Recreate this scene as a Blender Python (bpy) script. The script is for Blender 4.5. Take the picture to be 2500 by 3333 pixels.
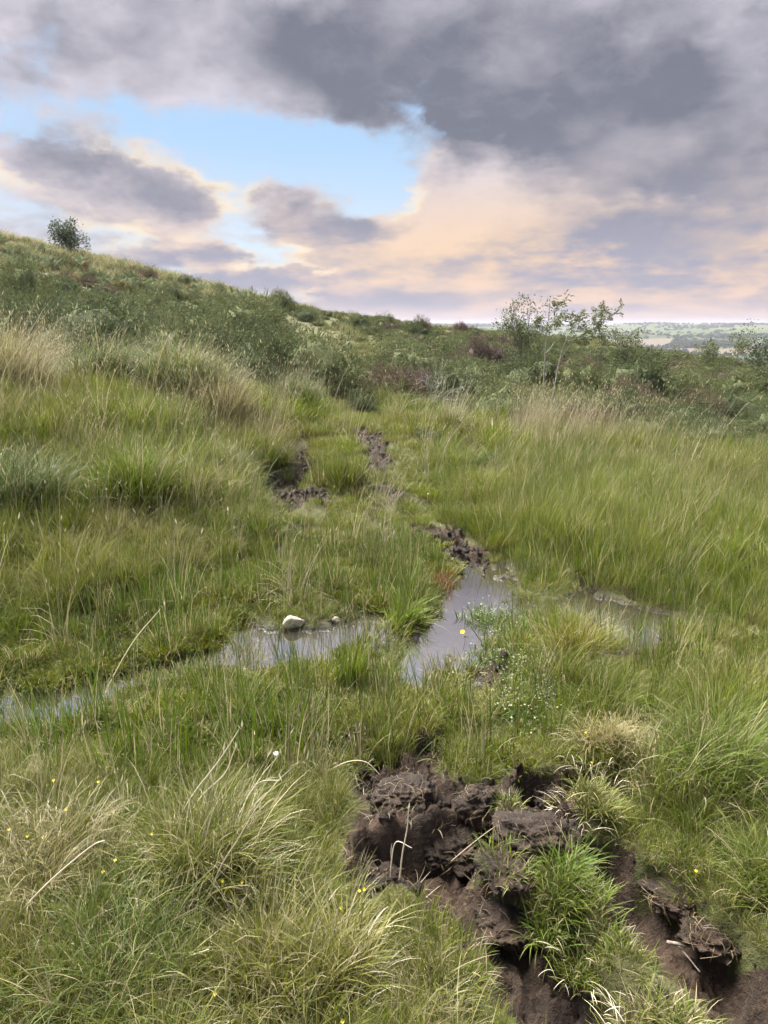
import bpy, bmesh, math, random
import numpy as np
from mathutils import Vector, Matrix, noise as mnoise

for _o in list(bpy.data.objects):
    bpy.data.objects.remove(_o)
SC = bpy.context.scene
COL = SC.collection
R = math.radians
rng = np.random.default_rng(7)
random.seed(7)

# ------------------------------------------------------------------ camera
PITCH = R(14.7); FPX = 2311.0; CAMZ = 1.6           # pixel focal length for the 2500 x 3333 frame
cd = bpy.data.cameras.new('camera'); cam = bpy.data.objects.new('camera', cd); COL.objects.link(cam)
cam.location = (0, 0, CAMZ); cam.rotation_euler = (R(90) - PITCH, 0, 0)
cd.sensor_fit = 'VERTICAL'; cd.sensor_height = 24.0
cd.lens = 24.0 * FPX / 3333.0
cd.clip_start = 0.05; cd.clip_end = 30000
SC.camera = cam
CP, SP = math.cos(PITCH), math.sin(PITCH)

# ------------------------------------------------------------------ exposure, render settings
EXPO = 3.55
vs = SC.view_settings
vs.view_transform = 'Standard'; vs.look = 'None'; vs.exposure = EXPO; vs.gamma = 1.0
vs.use_curve_mapping = False
SC.render.engine = 'CYCLES'
cy = SC.cycles
cy.max_bounces = 4; cy.diffuse_bounces = 3; cy.glossy_bounces = 2; cy.transmission_bounces = 3
cy.transparent_max_bounces = 4; cy.volume_bounces = 0
cy.caustics_reflective = False; cy.caustics_refractive = False
cy.use_adaptive_sampling = True; cy.adaptive_threshold = 0.035
cy.use_denoising = True
try:
    cy.denoiser = 'OPENIMAGEDENOISE'; cy.denoising_input_passes = 'RGB_ALBEDO_NORMAL'
except Exception:
    pass
cy.sample_clamp_indirect = 6

# ------------------------------------------------------------------ node helper
class NT:
    def __init__(s, tree):
        s.t = tree; s.n = tree.nodes; s.l = tree.links
    def node(s, kind, **kw):
        n = s.n.new(kind)
        for k, v in kw.items():
            setattr(n, k, v)
        return n
    def link(s, a, b):
        s.l.new(a, b)
    def put(s, sock, v):
        if hasattr(v, 'is_linked') or isinstance(v, bpy.types.NodeSocket):
            s.l.new(v, sock)
        else:
            sock.default_value = v
    def math(s, op, a, b=None, c=None, clamp=False):
        n = s.n.new('ShaderNodeMath'); n.operation = op; n.use_clamp = clamp
        s.put(n.inputs[0], a)
        if b is not None: s.put(n.inputs[1], b)
        if c is not None: s.put(n.inputs[2], c)
        return n.outputs[0]
    def vmath(s, op, a, b=None, scale=None):
        n = s.n.new('ShaderNodeVectorMath'); n.operation = op
        s.put(n.inputs[0], a)
        if b is not None: s.put(n.inputs[1], b)
        if scale is not None: s.put(n.inputs['Scale'], scale)
        return n.outputs['Value'] if op in ('LENGTH', 'DOT_PRODUCT', 'DISTANCE') else n.outputs[0]
    def mix(s, f, a, b, blend='MIX', clamp=True):
        n = s.n.new('ShaderNodeMix'); n.data_type = 'RGBA'; n.blend_type = blend; n.clamp_factor = clamp
        s.put(n.inputs[0], f)
        s.put(n.inputs[6], (*a, 1) if isinstance(a, tuple) and len(a) == 3 else a)
        s.put(n.inputs[7], (*b, 1) if isinstance(b, tuple) and len(b) == 3 else b)
        return n.outputs[2]
    def ss(s, v, lo, hi):                      # smoothstep to 0..1
        n = s.n.new('ShaderNodeMapRange'); n.interpolation_type = 'SMOOTHSTEP'; n.clamp = True
        s.put(n.inputs[0], v); s.put(n.inputs[1], lo); s.put(n.inputs[2], hi)
        n.inputs[3].default_value = 0; n.inputs[4].default_value = 1
        return n.outputs[0]
    def noise(s, vec, scale, detail=4, rough=0.55, dist=0.0, col=False, lac=2.0):
        n = s.n.new('ShaderNodeTexNoise'); n.noise_dimensions = '3D'
        s.put(n.inputs['Vector'], vec); n.inputs['Scale'].default_value = scale
        n.inputs['Detail'].default_value = detail; n.inputs['Roughness'].default_value = rough
        n.inputs['Lacunarity'].default_value = lac
        n.inputs['Distortion'].default_value = dist
        return n.outputs['Color'] if col else n.outputs['Fac']
    def xyz(s, x, y, z):
        n = s.n.new('ShaderNodeCombineXYZ')
        for i, v in enumerate((x, y, z)): s.put(n.inputs[i], v)
        return n.outputs[0]
    def sep(s, v):
        n = s.n.new('ShaderNodeSeparateXYZ'); s.put(n.inputs[0], v)
        return n.outputs

def srgb(r, g, b):
    f = lambda c: (c / 255 / 12.92) if c / 255 <= 0.04045 else ((c / 255 + 0.055) / 1.055) ** 2.4
    return (f(r), f(g), f(b))

def ray(px, py):
    u = (px - 1250.0) / FPX; v = (1666.5 - py) / FPX
    return u, CP + v * SP, -SP + v * CP
def azel(px, py):
    x, y, z = ray(px, py)
    return math.degrees(math.atan2(x, y)), math.degrees(math.atan2(z, math.hypot(x, y)))

# ------------------------------------------------------------------ world: clear sky + broken evening cloud
SUN_EL, SUN_AZ = R(56), R(-40)                      # azimuth from +Y towards +X
W = bpy.data.worlds.new('World'); SC.world = W; W.use_nodes = True
w = NT(W.node_tree); w.n.clear()
SKY_STRENGTH = 0.1
def seen(r, g, b, k=1.0):                           # radiance that shows as this sRGB colour at EXPO
    c = srgb(r, g, b); e = k / (2 ** EXPO) / SKY_STRENGTH
    return (c[0] * e, c[1] * e, c[2] * e)
tc = w.node('ShaderNodeTexCoord')
D = w.vmath('NORMALIZE', tc.outputs['Generated'])
dx, dy, dz = w.sep(D)
AZ = w.math('MULTIPLY', w.math('ARCTAN2', dx, dy), 57.29578)
EL = w.math('MULTIPLY', w.math('ARCSINE', dz), 57.29578)
# coordinates in which clouds flatten towards the horizon
ELC = w.math('MAXIMUM', EL, 0.0)
ELP = w.math('MULTIPLY', w.math('POWER', w.math('DIVIDE', ELC, 20.0), 0.70), 20.0)
Q = w.xyz(w.math('DIVIDE', AZ, 20.0), w.math('DIVIDE', ELP, 9.0), 0.37)
Qlow = w.xyz(w.math('DIVIDE', AZ, 11.0), w.math('DIVIDE', ELP, 3.8), 2.1)
wa = w.vmath('SUBTRACT', w.noise(Q, 1.7, 2, 0.5, col=True), (0.5, 0.5, 0.5))
wb = w.vmath('SUBTRACT', w.noise(Q, 6.5, 4, 0.62, col=True), (0.5, 0.5, 0.5))
warp = w.vmath('ADD', w.vmath('MULTIPLY', wa, (10.0, 4.5, 0)), w.vmath('MULTIPLY', wb, (7.0, 4.4, 0)))
P0 = w.xyz(AZ, EL, 0.0)
P1 = w.vmath('ADD', P0, warp)
def blobs(items, vec):
    acc = None
    for (px, py, rx, ry, rot, amp) in items:        # centre and radii in photo pixels -> degrees
        a, e = azel(px, py); k = 57.3 / FPX * 0.93
        m = w.node('ShaderNodeMapping', vector_type='TEXTURE')
        w.link(vec, m.inputs['Vector'])
        m.inputs['Location'].default_value = (a, e, 0)
        m.inputs['Rotation'].default_value = (0, 0, R(-rot))
        m.inputs['Scale'].default_value = (rx * k * 1.3, ry * k * 1.3, 1)
        g = w.node('ShaderNodeTexGradient', gradient_type='QUADRATIC_SPHERE'); w.link(m.outputs[0], g.inputs[0])
        v = g.outputs['Fac']
        acc = w.math('MULTIPLY_ADD', v, amp, acc if acc is not None else 0.0)
    return acc
COVER = [  # px, py, rx, ry, tilt(deg, clockwise in picture), amount   (+ cloud, - clear)
    (1750, 100, 2000, 720, 4, 1.1), (2350, 480, 1050, 420, 6, 0.85), (800, 60, 900, 360, 10, 0.75),
    (150, 40, 700, 330, 0, 0.55), (60, 280, 520, 190, 10, 0.40),
    (1080, 500, 700, 280, 8, -0.95), (480, 385, 720, 130, 4, -0.48), (930, 700, 420, 200, 0, -0.50), (1250, 690, 200, 130, 0, -0.35),
    (260, 560, 640, 190, 13, 0.75), (560, 660, 250, 140, 20, 0.55),
    (970, 660, 190, 110, -20, 0.95), (1180, 730, 300, 110, -5, 0.95),
    (1900, 760, 1300, 400, 0, 0.85), (1500, 640, 420, 280, -25, 0.65),
    (700, 870, 1500, 150, 6, 0.60), (2000, 980, 1600, 240, 0, 0.80), (480, 740, 700, 60, 14, 0.35),
    (830, 780, 420, 45, 2, -0.45), (240, 640, 420, 50, 14, -0.45), (1000, 855, 330, 40, 5, -0.5), (60, 410, 260, 50, 5, -0.4), (1560, 640, 260, 160, -25, -0.35), (1400, 740, 240, 150, -40, 0.6), (1430, 455, 220, 60, 5, -0.45),
]
THICK = [
    (2150, 430, 1350, 430, 10, 0.85), (2450, 560, 900, 200, 4, 0.45), (1250, 330, 600, 110, 12, 0.3), (1600, 120, 1700, 480, 4, 0.75), (950, 180, 700, 260, 14, 0.55), (120, 130, 560, 280, 0, 0.45),
    (280, 520, 520, 140, 14, 0.62), (620, 650, 220, 110, 10, 0.45),
    (960, 660, 190, 90, -15, 0.55), (1170, 720, 290, 80, -5, 0.60),
    (900, 930, 1000, 140, 8, 0.62), (380, 860, 600, 120, 12, 0.45), (1800, 860, 380, 130, -12, 0.40), (2150, 800, 520, 150, 4, 0.45),
    (1650, 980, 500, 90, 0, 0.30), (1450, 680, 300, 170, -30, -0.6), (2050, 690, 900, 90, 3, -0.25), (2300, 1000, 900, 110, 0, -0.15),
]
cov_b = blobs(COVER, P1); thk_b = blobs(THICK, P1)
n1 = w.noise(Q, 2.1, 6, 0.56)
n2 = w.noise(Qlow, 1.9, 6, 0.60)
lowf = w.ss(EL, 11.0, 3.5)
fb = w.math('ADD', w.math('MULTIPLY', n1, w.math('SUBTRACT', 1.0, w.math('MULTIPLY', lowf, 0.55))), w.math('MULTIPLY', n2, w.math('MULTIPLY', lowf, 0.55)))
fbc = w.math('MULTIPLY', w.math('SUBTRACT', fb, 0.5), 3.0)
behind = w.ss(w.math('ABSOLUTE', AZ), 32.0, 60.0)    # the same broken cloud goes on all round
over = w.ss(EL, 20.0, 34.0)
bias = w.math('ADD', 0.10, w.math('MULTIPLY', w.math('MAXIMUM', behind, over), 0.24))
raw = w.math('ADD', w.math('ADD', cov_b, bias), fbc)
cover = w.ss(raw, -0.06, 0.62)
n3 = w.noise(w.vmath('ADD', Q, (3.1, 0.55, 0.2)), 2.4, 4, 0.55)
n4 = w.noise(w.vmath('ADD', Qlow, (1.7, 5.3, 0.4)), 2.3, 6, 0.58)
n34 = w.math('ADD', w.math('MULTIPLY', n3, w.math('SUBTRACT', 1.0, w.math('MULTIPLY', lowf, 0.75))), w.math('MULTIPLY', n4, w.math('MULTIPLY', lowf, 0.75)))
n3c = w.math('MULTIPLY', w.math('SUBTRACT', w.math('ADD', w.math('MULTIPLY', n34, 0.7), w.math('MULTIPLY', fb, 0.3)), 0.5), w.math('MULTIPLY_ADD', lowf, 2.6, 2.4))
thick = w.ss(w.math('ADD', w.math('ADD', thk_b, w.math('MULTIPLY_ADD', lowf, 0.22, 0.10)), n3c), 0.0, 1.0)
# colours
sky = w.node('ShaderNodeTexSky', sky_type='NISHITA', sun_disc=False)
sky.sun_elevation = SUN_EL; sky.sun_rotation = SUN_AZ
sky.altitude = 300; sky.air_density = 1.0; sky.dust_density = 1.5; sky.ozone_density = 2.0
clear = w.mix(0.975, sky.outputs[0], w.mix(w.ss(EL, 3.0, 15.0), seen(210, 222, 234), seen(163, 198, 231)))
warm = w.math('MULTIPLY', w.ss(EL, 15.0, 4.5), w.ss(AZ, -30.0, 12.0))
warm = w.math('ADD', w.math('MULTIPLY', warm, 0.6), w.math('MULTIPLY', w.ss(EL, 12.0, 4.0), 0.40))
light = w.mix(warm, seen(222, 217, 228), seen(255, 220, 184))
pink = w.ss(EL, 5.0, 0.5)
light = w.mix(w.math('MULTIPLY', pink, 0.75), light, seen(233, 205, 200))
dark = w.mix(w.ss(EL, 3.0, 14.0), seen(172, 172, 190), seen(125, 129, 144))
gold = w.math('MULTIPLY', w.math('MULTIPLY', w.ss(raw, 0.05, 0.30), w.ss(raw, 0.75, 0.35)), w.ss(EL, 15.0, 10.0))
n5 = w.noise(w.vmath('ADD', w.vmath('ADD', Q, w.vmath('SCALE', wb, scale=0.25)), (2.2, 8.1, 0.3)), 7.0, 5, 0.62)
billow = w.noise(w.vmath('ADD', Q, (7.7, 1.3, 0.9)), 1.5, 4, 0.5)
thick = w.math('MULTIPLY', thick, w.math('MULTIPLY_ADD', w.ss(billow, 0.32, 0.60), 0.45, 0.58), clamp=True)
thick = w.math('MULTIPLY', thick, w.math('MULTIPLY_ADD', w.ss(EL, 20.0, 27.0), -0.75, 1.0))
thick = w.math('ADD', thick, w.math('MULTIPLY', w.math('SUBTRACT', n5, 0.5), 0.55), clamp=True)
cloud = w.mix(thick, light, dark)
cloud = w.mix(w.math('MULTIPLY', w.math('MULTIPLY', gold, w.math('MULTIPLY', w.ss(w.noise(w.vmath('ADD', Q, (5.5, 2.2, 0.0)), 2.6, 2, 0.5), 0.42, 0.60), 0.9)), w.ss(thick, 0.95, 0.3)), cloud, seen(255, 232, 196, 1.1))
full = w.mix(cover, clear, cloud)
glow = w.math('MULTIPLY', w.ss(EL, 0.8, 0.1), w.ss(w.math('ABSOLUTE', w.math('SUBTRACT', AZ, 7.0)), 6.0, 1.0))
full = w.mix(w.math('MULTIPLY', glow, 0.7), full, seen(250, 190, 165))
full = w.mix(w.math('MULTIPLY', w.ss(EL, 2.2, 0.0), 0.6), full, seen(222, 198, 196))
full = w.mix(w.ss(EL, -1.0, -6.0), full, seen(120, 122, 112))
bg = w.node('ShaderNodeBackground'); w.link(full, bg.inputs['Color']); bg.inputs['Strength'].default_value = SKY_STRENGTH
wo = w.node('ShaderNodeOutputWorld'); w.link(bg.outputs[0], wo.inputs['Surface'])
W.cycles.sampling_method = 'MANUAL'; W.cycles.sample_map_resolution = 512

# ------------------------------------------------------------------ sun (veiled by cloud: wide and soft)
sd = bpy.data.lights.new('sun', 'SUN'); sun = bpy.data.objects.new('sun', sd); COL.objects.link(sun)
sd.energy = 1.5; sd.angle = R(45); sd.color = (1.0, 0.95, 0.88)
_sv = Vector((math.sin(SUN_AZ) * math.cos(SUN_EL), math.cos(SUN_AZ) * math.cos(SUN_EL), math.sin(SUN_EL)))
sun.rotation_euler = (-_sv).to_track_quat('-Z', 'Y').to_euler()
sun.location = (0, 0, 30)

# ================================================================== terrain maths
def hashn(ix, iy, seed):
    h = (ix.astype(np.int64) * 374761393 + iy.astype(np.int64) * 668265263 + seed * 1442695041) & 0xFFFFFFFF
    h = ((h ^ (h >> 13)) * 1274126177) & 0xFFFFFFFF
    return ((h ^ (h >> 16)) & 0xFFFF) / 65535.0
def vnoise(x, y, seed=0):
    x = np.asarray(x, float); y = np.asarray(y, float)
    ix = np.floor(x); iy = np.floor(y); fx = x - ix; fy = y - iy
    fx = fx * fx * (3 - 2 * fx); fy = fy * fy * (3 - 2 * fy)
    a = hashn(ix, iy, seed); b = hashn(ix + 1, iy, seed); c = hashn(ix, iy + 1, seed); d = hashn(ix + 1, iy + 1, seed)
    return (a * (1 - fx) + b * fx) * (1 - fy) + (c * (1 - fx) + d * fx) * fy
def fbm(x, y, seed=0, oct=4, gain=0.5):
    s = 0; a = 1; t = 0
    for i in range(oct):
        s = s + a * (vnoise(np.asarray(x) * 2 ** i + 17.3 * i, np.asarray(y) * 2 ** i - 9.1 * i, seed + i) - 0.5); t += a; a *= gain
    return s / t * 2
def sst(v, a, b):
    t = np.clip((v - a) / (b - a), 0, 1); return t * t * (3 - 2 * t)

def at(px, py, Y):
    x, y, z = ray(px, py); k = Y / y
    return (x * k, Y, CAMZ + z * k)

CTRL = [(0, -2, .1), (-4, -1, .3), (4, -1, .12), (0, 0, .05), (-1.5, .5, .06), (1.5, .5, .06), (0, 1.3, .04), (-1, 1.8, .04), (1, 1.8, .04),
        (0, 2.5, .03), (-2, 2.5, .02), (2, 2.5, .06), (0, 3.5, 0), (-1.5, 3.3, 0), (1.2, 3.6, 0), (2.6, 3.5, .06),
        (-3.2, 3.3, .08), (0, 5, .02), (1.5, 5, .02), (3.5, 5, .08), (-1.5, 5, .12), (-3, 5, .42), (-5, 4.5, .8), (6, 4, .2),
        (0, 7, .13), (2, 7, .08), (4, 7, .08), (-1.5, 7, .32), (-3, 7, .72), (-6, 6.5, 1.2), (8, 7, .1)]
for px, py, Y, veg in [(600, 1120, 8.5, .62), (100, 1090, 8.2, .7), (-300, 1060, 8, .7),
        (100, 1000, 16, .8), (400, 1000, 16, .8), (700, 1010, 15, .8), (1000, 1130, 13, .75), (1100, 1240, 14, .15), (1350, 1240, 14, .3),
        (1200, 1345, 10.5, .1), (1700, 1260, 14, .5), (2100, 1300, 13, .6), (2500, 1330, 12, .7), (3200, 1340, 11, .7),
        (0, 900, 25, .7), (450, 980, 25, .7), (900, 1055, 25, .7), (1100, 1110, 25, .4), (1350, 1130, 25, .4), (1700, 1150, 25, .5),
        (2100, 1190, 25, .5), (2500, 1225, 25, .5), (-900, 820, 24, .7), (3300, 1290, 22, .5),
        (0, 765, 45, .3), (230, 812, 45, .3), (450, 865, 45, .3), (700, 925, 45, .4), (900, 972, 45, .4), (1100, 1015, 46, .4),
        (1350, 1046, 46, .35), (1650, 1064, 44, .45), (1900, 1086, 42, .5), (2100, 1116, 40, .6), (2300, 1148, 38, .7), (2500, 1180, 36, .75),
        (-900, 620, 45, .3), (3300, 1240, 32, .4)]:
    p = at(px, py, Y); CTRL.append((p[0], p[1], p[2] - veg))
CTRL += [(-45, 80, 4.5), (-10, 82, .2), (12, 82, -3.2), (45, 75, -7), (-80, 60, 9), (-60, 120, -4), (0, 125, -12), (60, 115, -18), (90, 50, -6), (-90, 10, 9), (70, 5, -2)]
CT = np.array(CTRL)
def _tpsk(r2): return np.where(r2 > 1e-9, 0.5 * r2 * np.log(np.maximum(r2, 1e-9)), 0)
def _solve():
    n = len(CT); S = 10.0
    xy = CT[:, :2] / S
    K = _tpsk(((xy[:, None] - xy[None]) ** 2).sum(-1)) + np.eye(n) * 2e-4
    P = np.hstack([np.ones((n, 1)), xy])
    A = np.block([[K, P], [P.T, np.zeros((3, 3))]])
    return np.linalg.solve(A, np.concatenate([CT[:, 2], np.zeros(3)]))
_TW = _solve()
def base(x, y):
    x = np.asarray(x, float); y = np.asarray(y, float); sh = np.broadcast(x, y).shape
    q = np.stack([np.broadcast_to(x, sh).ravel(), np.broadcast_to(y, sh).ravel()], 1) / 10.0
    out = np.zeros(len(q)); xy = CT[:, :2] / 10.0
    for i in range(0, len(q), 40000):
        d = q[i:i + 40000]
        out[i:i + 40000] = _tpsk(((d[:, None] - xy[None]) ** 2).sum(-1)) @ _TW[:-3] + _TW[-3] + d @ _TW[-2:]
    return out.reshape(sh)
def gp(px, py, fn=None, near=0.7, far=60.0):
    """where the sight line through a photo pixel meets the ground"""
    fn = fn or base
    x, y, z = ray(px, py)
    Y = near * (far / near) ** np.linspace(0, 1, 500); k = Y / y
    dh = CAMZ + z * k - fn(x * k, Y)
    i = np.argmax(dh < 0) if (dh < 0).any() else len(Y) - 1
    i = max(i, 1); t = dh[i - 1] / (dh[i - 1] - dh[i] + 1e-9) if dh[i] < 0 else 1.0
    yy = Y[i - 1] + t * (Y[i] - Y[i - 1])
    return np.array([x / y * yy, yy])
def poly_d(x, y, pts):
    """distance to a polyline, with radius interpolated along it: returns d / r"""
    best = np.full(np.shape(x), 1e9)
    for (ax, ay, ar), (bx, by, br) in zip(pts[:-1], pts[1:]):
        ex, ey = bx - ax, by - ay; L = ex * ex + ey * ey + 1e-9
        t = np.clip(((x - ax) * ex + (y - ay) * ey) / L, 0, 1)
        d = np.hypot(x - ax - t * ex, y - ay - t * ey) / (ar + t * (br - ar))
        best = np.minimum(best, d)
    return best
def PL(pts):                       # photo polyline (px, py, radius m) -> world polyline
    return [(*gp(a, b), r) for a, b, r in pts]

WL = -0.035                        # water level
POOLS = [PL([(-250, 2400, .16), (30, 2300, .17), (330, 2225, .20), (600, 2165, .17)]),
         PL([(600, 2165, .14), (740, 2060, .22), (940, 2110, .34), (1060, 2130, .22)]),
         PL([(1060, 2120, .08), (1180, 2010, .15), (1230, 2060, .10)]),
         PL([(1350, 2090, .15), (1345, 2220, .17)]),
         PL([(1345, 2110, .12), (1470, 2030, .21), (1540, 1910, .22), (1560, 1850, .14)]),
         PL([(1500, 1975, .25), (1640, 1985, .27), (1700, 1990, .15)]),
         PL([(1480, 2080, .12), (1540, 2110, .13), (1530, 2180, .08)]),
         PL([(1960, 1965, .22), (2050, 2010, .28), (2030, 2050, .18)]),
         PL([(1800, 1880, .07), (1890, 1900, .10)])]
RUTS = [PL([(1390, 2850, .05), (1500, 2890, .11), (1610, 2990, .145), (1760, 3110, .145), (1890, 3260, .125), (2040, 3480, .11)]),
        PL([(1930, 2760, .05), (2030, 2880, .10), (2140, 2990, .115), (2290, 3100, .11), (2410, 3230, .09), (2560, 3400, .09)]),
        PL([(1270, 2780, .07), (1400, 2770, .11), (1560, 2700, .10), (1640, 2690, .06)]),
        PL([(1700, 2560, .05), (1790, 2590, .08), (1960, 2530, .06)])]
MUDS = RUTS + [PL([(860, 1590, .12), (930, 1560, .18), (1000, 1530, .14), (990, 1470, .06)]),
        PL([(930, 1640, .16), (1000, 1610, .15), (1050, 1640, .1)]),
        PL([(1200, 1410, .22), (1215, 1470, .18), (1235, 1540, .12)]),
        PL([(1230, 1600, .14), (1310, 1630, .16), (1380, 1640, .12)]),
        PL([(1440, 1740, .12), (1500, 1800, .16), (1550, 1860, .12)]),
        PL([(870, 1790, .07), (930, 1770, .10)]), PL([(1330, 1730, .10), (1400, 1760, .08)]),
        PL([(1150, 1970, .10), (1210, 1980, .10)]),
        PL([(1260, 2440, .07), (1330, 2560, .15), (1300, 2660, .12)]), PL([(1380, 2420, .10), (1080, 2390, .05)]),
        PL([(1330, 2720, .20), (1550, 2650, .18), (1780, 2720, .13)]), PL([(1180, 2790, .10), (1250, 2820, .10)]),
        PL([(1620, 2170, .10), (1560, 2230, .12)]), PL([(2120, 2060, .10), (2190, 2080, .10)]),
        PL([(1400, 1880, .08), (1440, 1930, .08)]), PL([(1300, 2060, .10), (1400, 2050, .06)])]
PATH = PL([(1230, 1760, .7), (1210, 1560, .6), (1200, 1420, .5), (1130, 1300, .45), (1100, 1230, .5), (1085, 1160, .8), (1050, 1110, 1.1), (985, 1062, 1.3)])
def field_min(x, y, polys, warp=0.0, seed=3):
    if warp:
        x = x + warp * fbm(x * 7, y * 7, seed, 3); y = y + warp * fbm(x * 7 + 40, y * 7, seed + 5, 3)
    m = np.full(np.shape(x), 9.0)
    for p in polys: m = np.minimum(m, poly_d(x, y, p))
    return m
def mudm(x, y): return sst(field_min(x, y, MUDS, .10), 1.25, .80)
def H(x, y):
    x = np.asarray(x, float); y = np.asarray(y, float)
    h = base(x, y); d = np.hypot(x, y)
    h = h + .30 * fbm(x * .22, y * .22, 11, 4) * sst(d, 8, 22) + .05 * fbm(x * 1.3, y * 1.3, 21, 3) * sst(d, 1.2, 3) * sst(d, 60, 30)
    nr = (d < 14)
    if np.any(nr):
        xs, ys = x[nr] if x.ndim else x, y[nr] if y.ndim else y
        hh = h[nr] if h.ndim else h
        hh = hh + .018 * fbm(xs * 6, ys * 6, 31, 3)
        w_ = field_min(xs, ys, POOLS, .24, 8)
        bog = sst(w_, 2.6, .9)
        hh = hh * (1 - bog) + (WL + .02 + .022 * fbm(xs * 9, ys * 9, 41, 3)) * bog
        hh = hh - sst(w_, 1.15, .5) * (.075 + .03 * fbm(xs * 11, ys * 11, 44, 2))
        r_ = field_min(xs, ys, RUTS, .07, 12)
        rm = sst(r_, 1.3, .55)
        hh = hh - rm * .17 + sst(np.abs(r_ - 1.5), .45, 0) * .035
        m_ = mudm(xs, ys)
        hh = hh - .03 * m_ * (1 - rm) + m_ * (.075 * fbm(xs * 10, ys * 10, 51, 4, .65) + .06 * np.abs(fbm(xs * 26, ys * 26, 55, 3)) + .03 * fbm(xs * 55, ys * 55, 58, 2))
        # cut bank beside the track
        b = poly_d(xs, ys, BANK); hh = hh - .16 * sst(b, 1.0, .35)
        if h.ndim: h = h.copy(); h[nr] = hh
        else: h = hh
    return h
BANK = PL([(850, 1600, .20), (930, 1570, .25), (1000, 1530, .2)])
def Hs(x, y): return float(H(np.array([x]), np.array([y]))[0])
def gph(px, py):
    p = gp(px, py, H); return float(p[0]), float(p[1]), Hs(p[0], p[1])
def place(px, Y):
    """a spot at distance Y under photo column px"""
    z = 0.5
    for _ in range(4):
        dep = Y * CP + (CAMZ - z) * SP; X = (px - 1250) / FPX * dep; z = Hs(X, Y)
    return X, Y, z
def pxof(x, y, z):
    dep = y * CP + (CAMZ - z) * SP; up = y * SP + (z - CAMZ) * CP
    return 1250 + FPX * x / dep, 1666.5 - FPX * up / dep

# ================================================================== mesh + tagging helpers
def mesh_np(name, V, polys, attrs=None, smooth=False):
    """polys: list of int arrays (n, k)"""
    me = bpy.data.meshes.new(name)
    V = np.ascontiguousarray(V, np.float32)
    polys = [np.asarray(p, np.int32) for p in polys if len(p)]
    loops = np.concatenate([p.ravel() for p in polys])
    sizes = np.concatenate([np.full(len(p), p.shape[1], np.int32) for p in polys])
    starts = np.concatenate([[0], np.cumsum(sizes)[:-1]]).astype(np.int32)
    me.vertices.add(len(V)); me.vertices.foreach_set('co', V.ravel())
    me.loops.add(len(loops)); me.loops.foreach_set('vertex_index', loops)
    me.polygons.add(len(sizes)); me.polygons.foreach_set('loop_start', starts)
    try: me.polygons.foreach_set('loop_total', sizes)
    except Exception: pass
    for k, a in (attrs or {}).items():
        a = np.ascontiguousarray(a, np.float32)
        if a.ndim == 1:
            at_ = me.attributes.new(k, 'FLOAT', 'POINT'); at_.data.foreach_set('value', a)
        else:
            if a.shape[1] == 3: a = np.hstack([a, np.ones((len(a), 1), np.float32)])
            at_ = me.attributes.new(k, 'FLOAT_COLOR', 'POINT'); at_.data.foreach_set('color', np.ascontiguousarray(a, np.float32).ravel())
    me.update(calc_edges=True)
    if smooth: me.polygons.foreach_set('use_smooth', np.ones(len(sizes), bool))
    me.validate()
    return me
def link(name, me, mat=None, parent=None, loc=None, rz=0.0, scale=None):
    o = bpy.data.objects.new(name, me); COL.objects.link(o)
    if mat and me is not None and not me.materials: me.materials.append(mat)
    if parent: o.parent = parent
    if loc is not None: o.location = loc
    if rz: o.rotation_euler = (0, 0, rz)
    if scale is not None: o.scale = (scale,) * 3 if not hasattr(scale, '__len__') else scale
    return o
def tag(o, label=None, cat=None, group=None, kind=None):
    if label: o['label'] = label
    if cat: o['category'] = cat
    if group: o['group'] = group
    if kind: o['kind'] = kind
    return o
def empty(name, loc=(0, 0, 0), rz=0.0):
    o = bpy.data.objects.new(name, None); COL.objects.link(o); o.location = loc; o.rotation_euler = (0, 0, rz)
    o.empty_display_size = .1
    return o
class MB:
    """collects vertices and faces from numpy chunks"""
    def __init__(s): s.V = []; s.F = {}; s.A = []; s.n = 0
    def add(s, V, polys, A=None):
        V = np.asarray(V, float)
        for p in polys:
            p = np.asarray(p, int)
            if len(p): s.F.setdefault(p.shape[1], []).append(p + s.n)
        s.V.append(V); s.A.append(np.zeros((len(V), 3)) if A is None else np.asarray(A, float)); s.n += len(V)
        return s
    def mesh(s, name, smooth=False):
        return mesh_np(name, np.concatenate(s.V), [np.concatenate(v) for v in s.F.values()], {'bl': np.concatenate(s.A)}, smooth)

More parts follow.
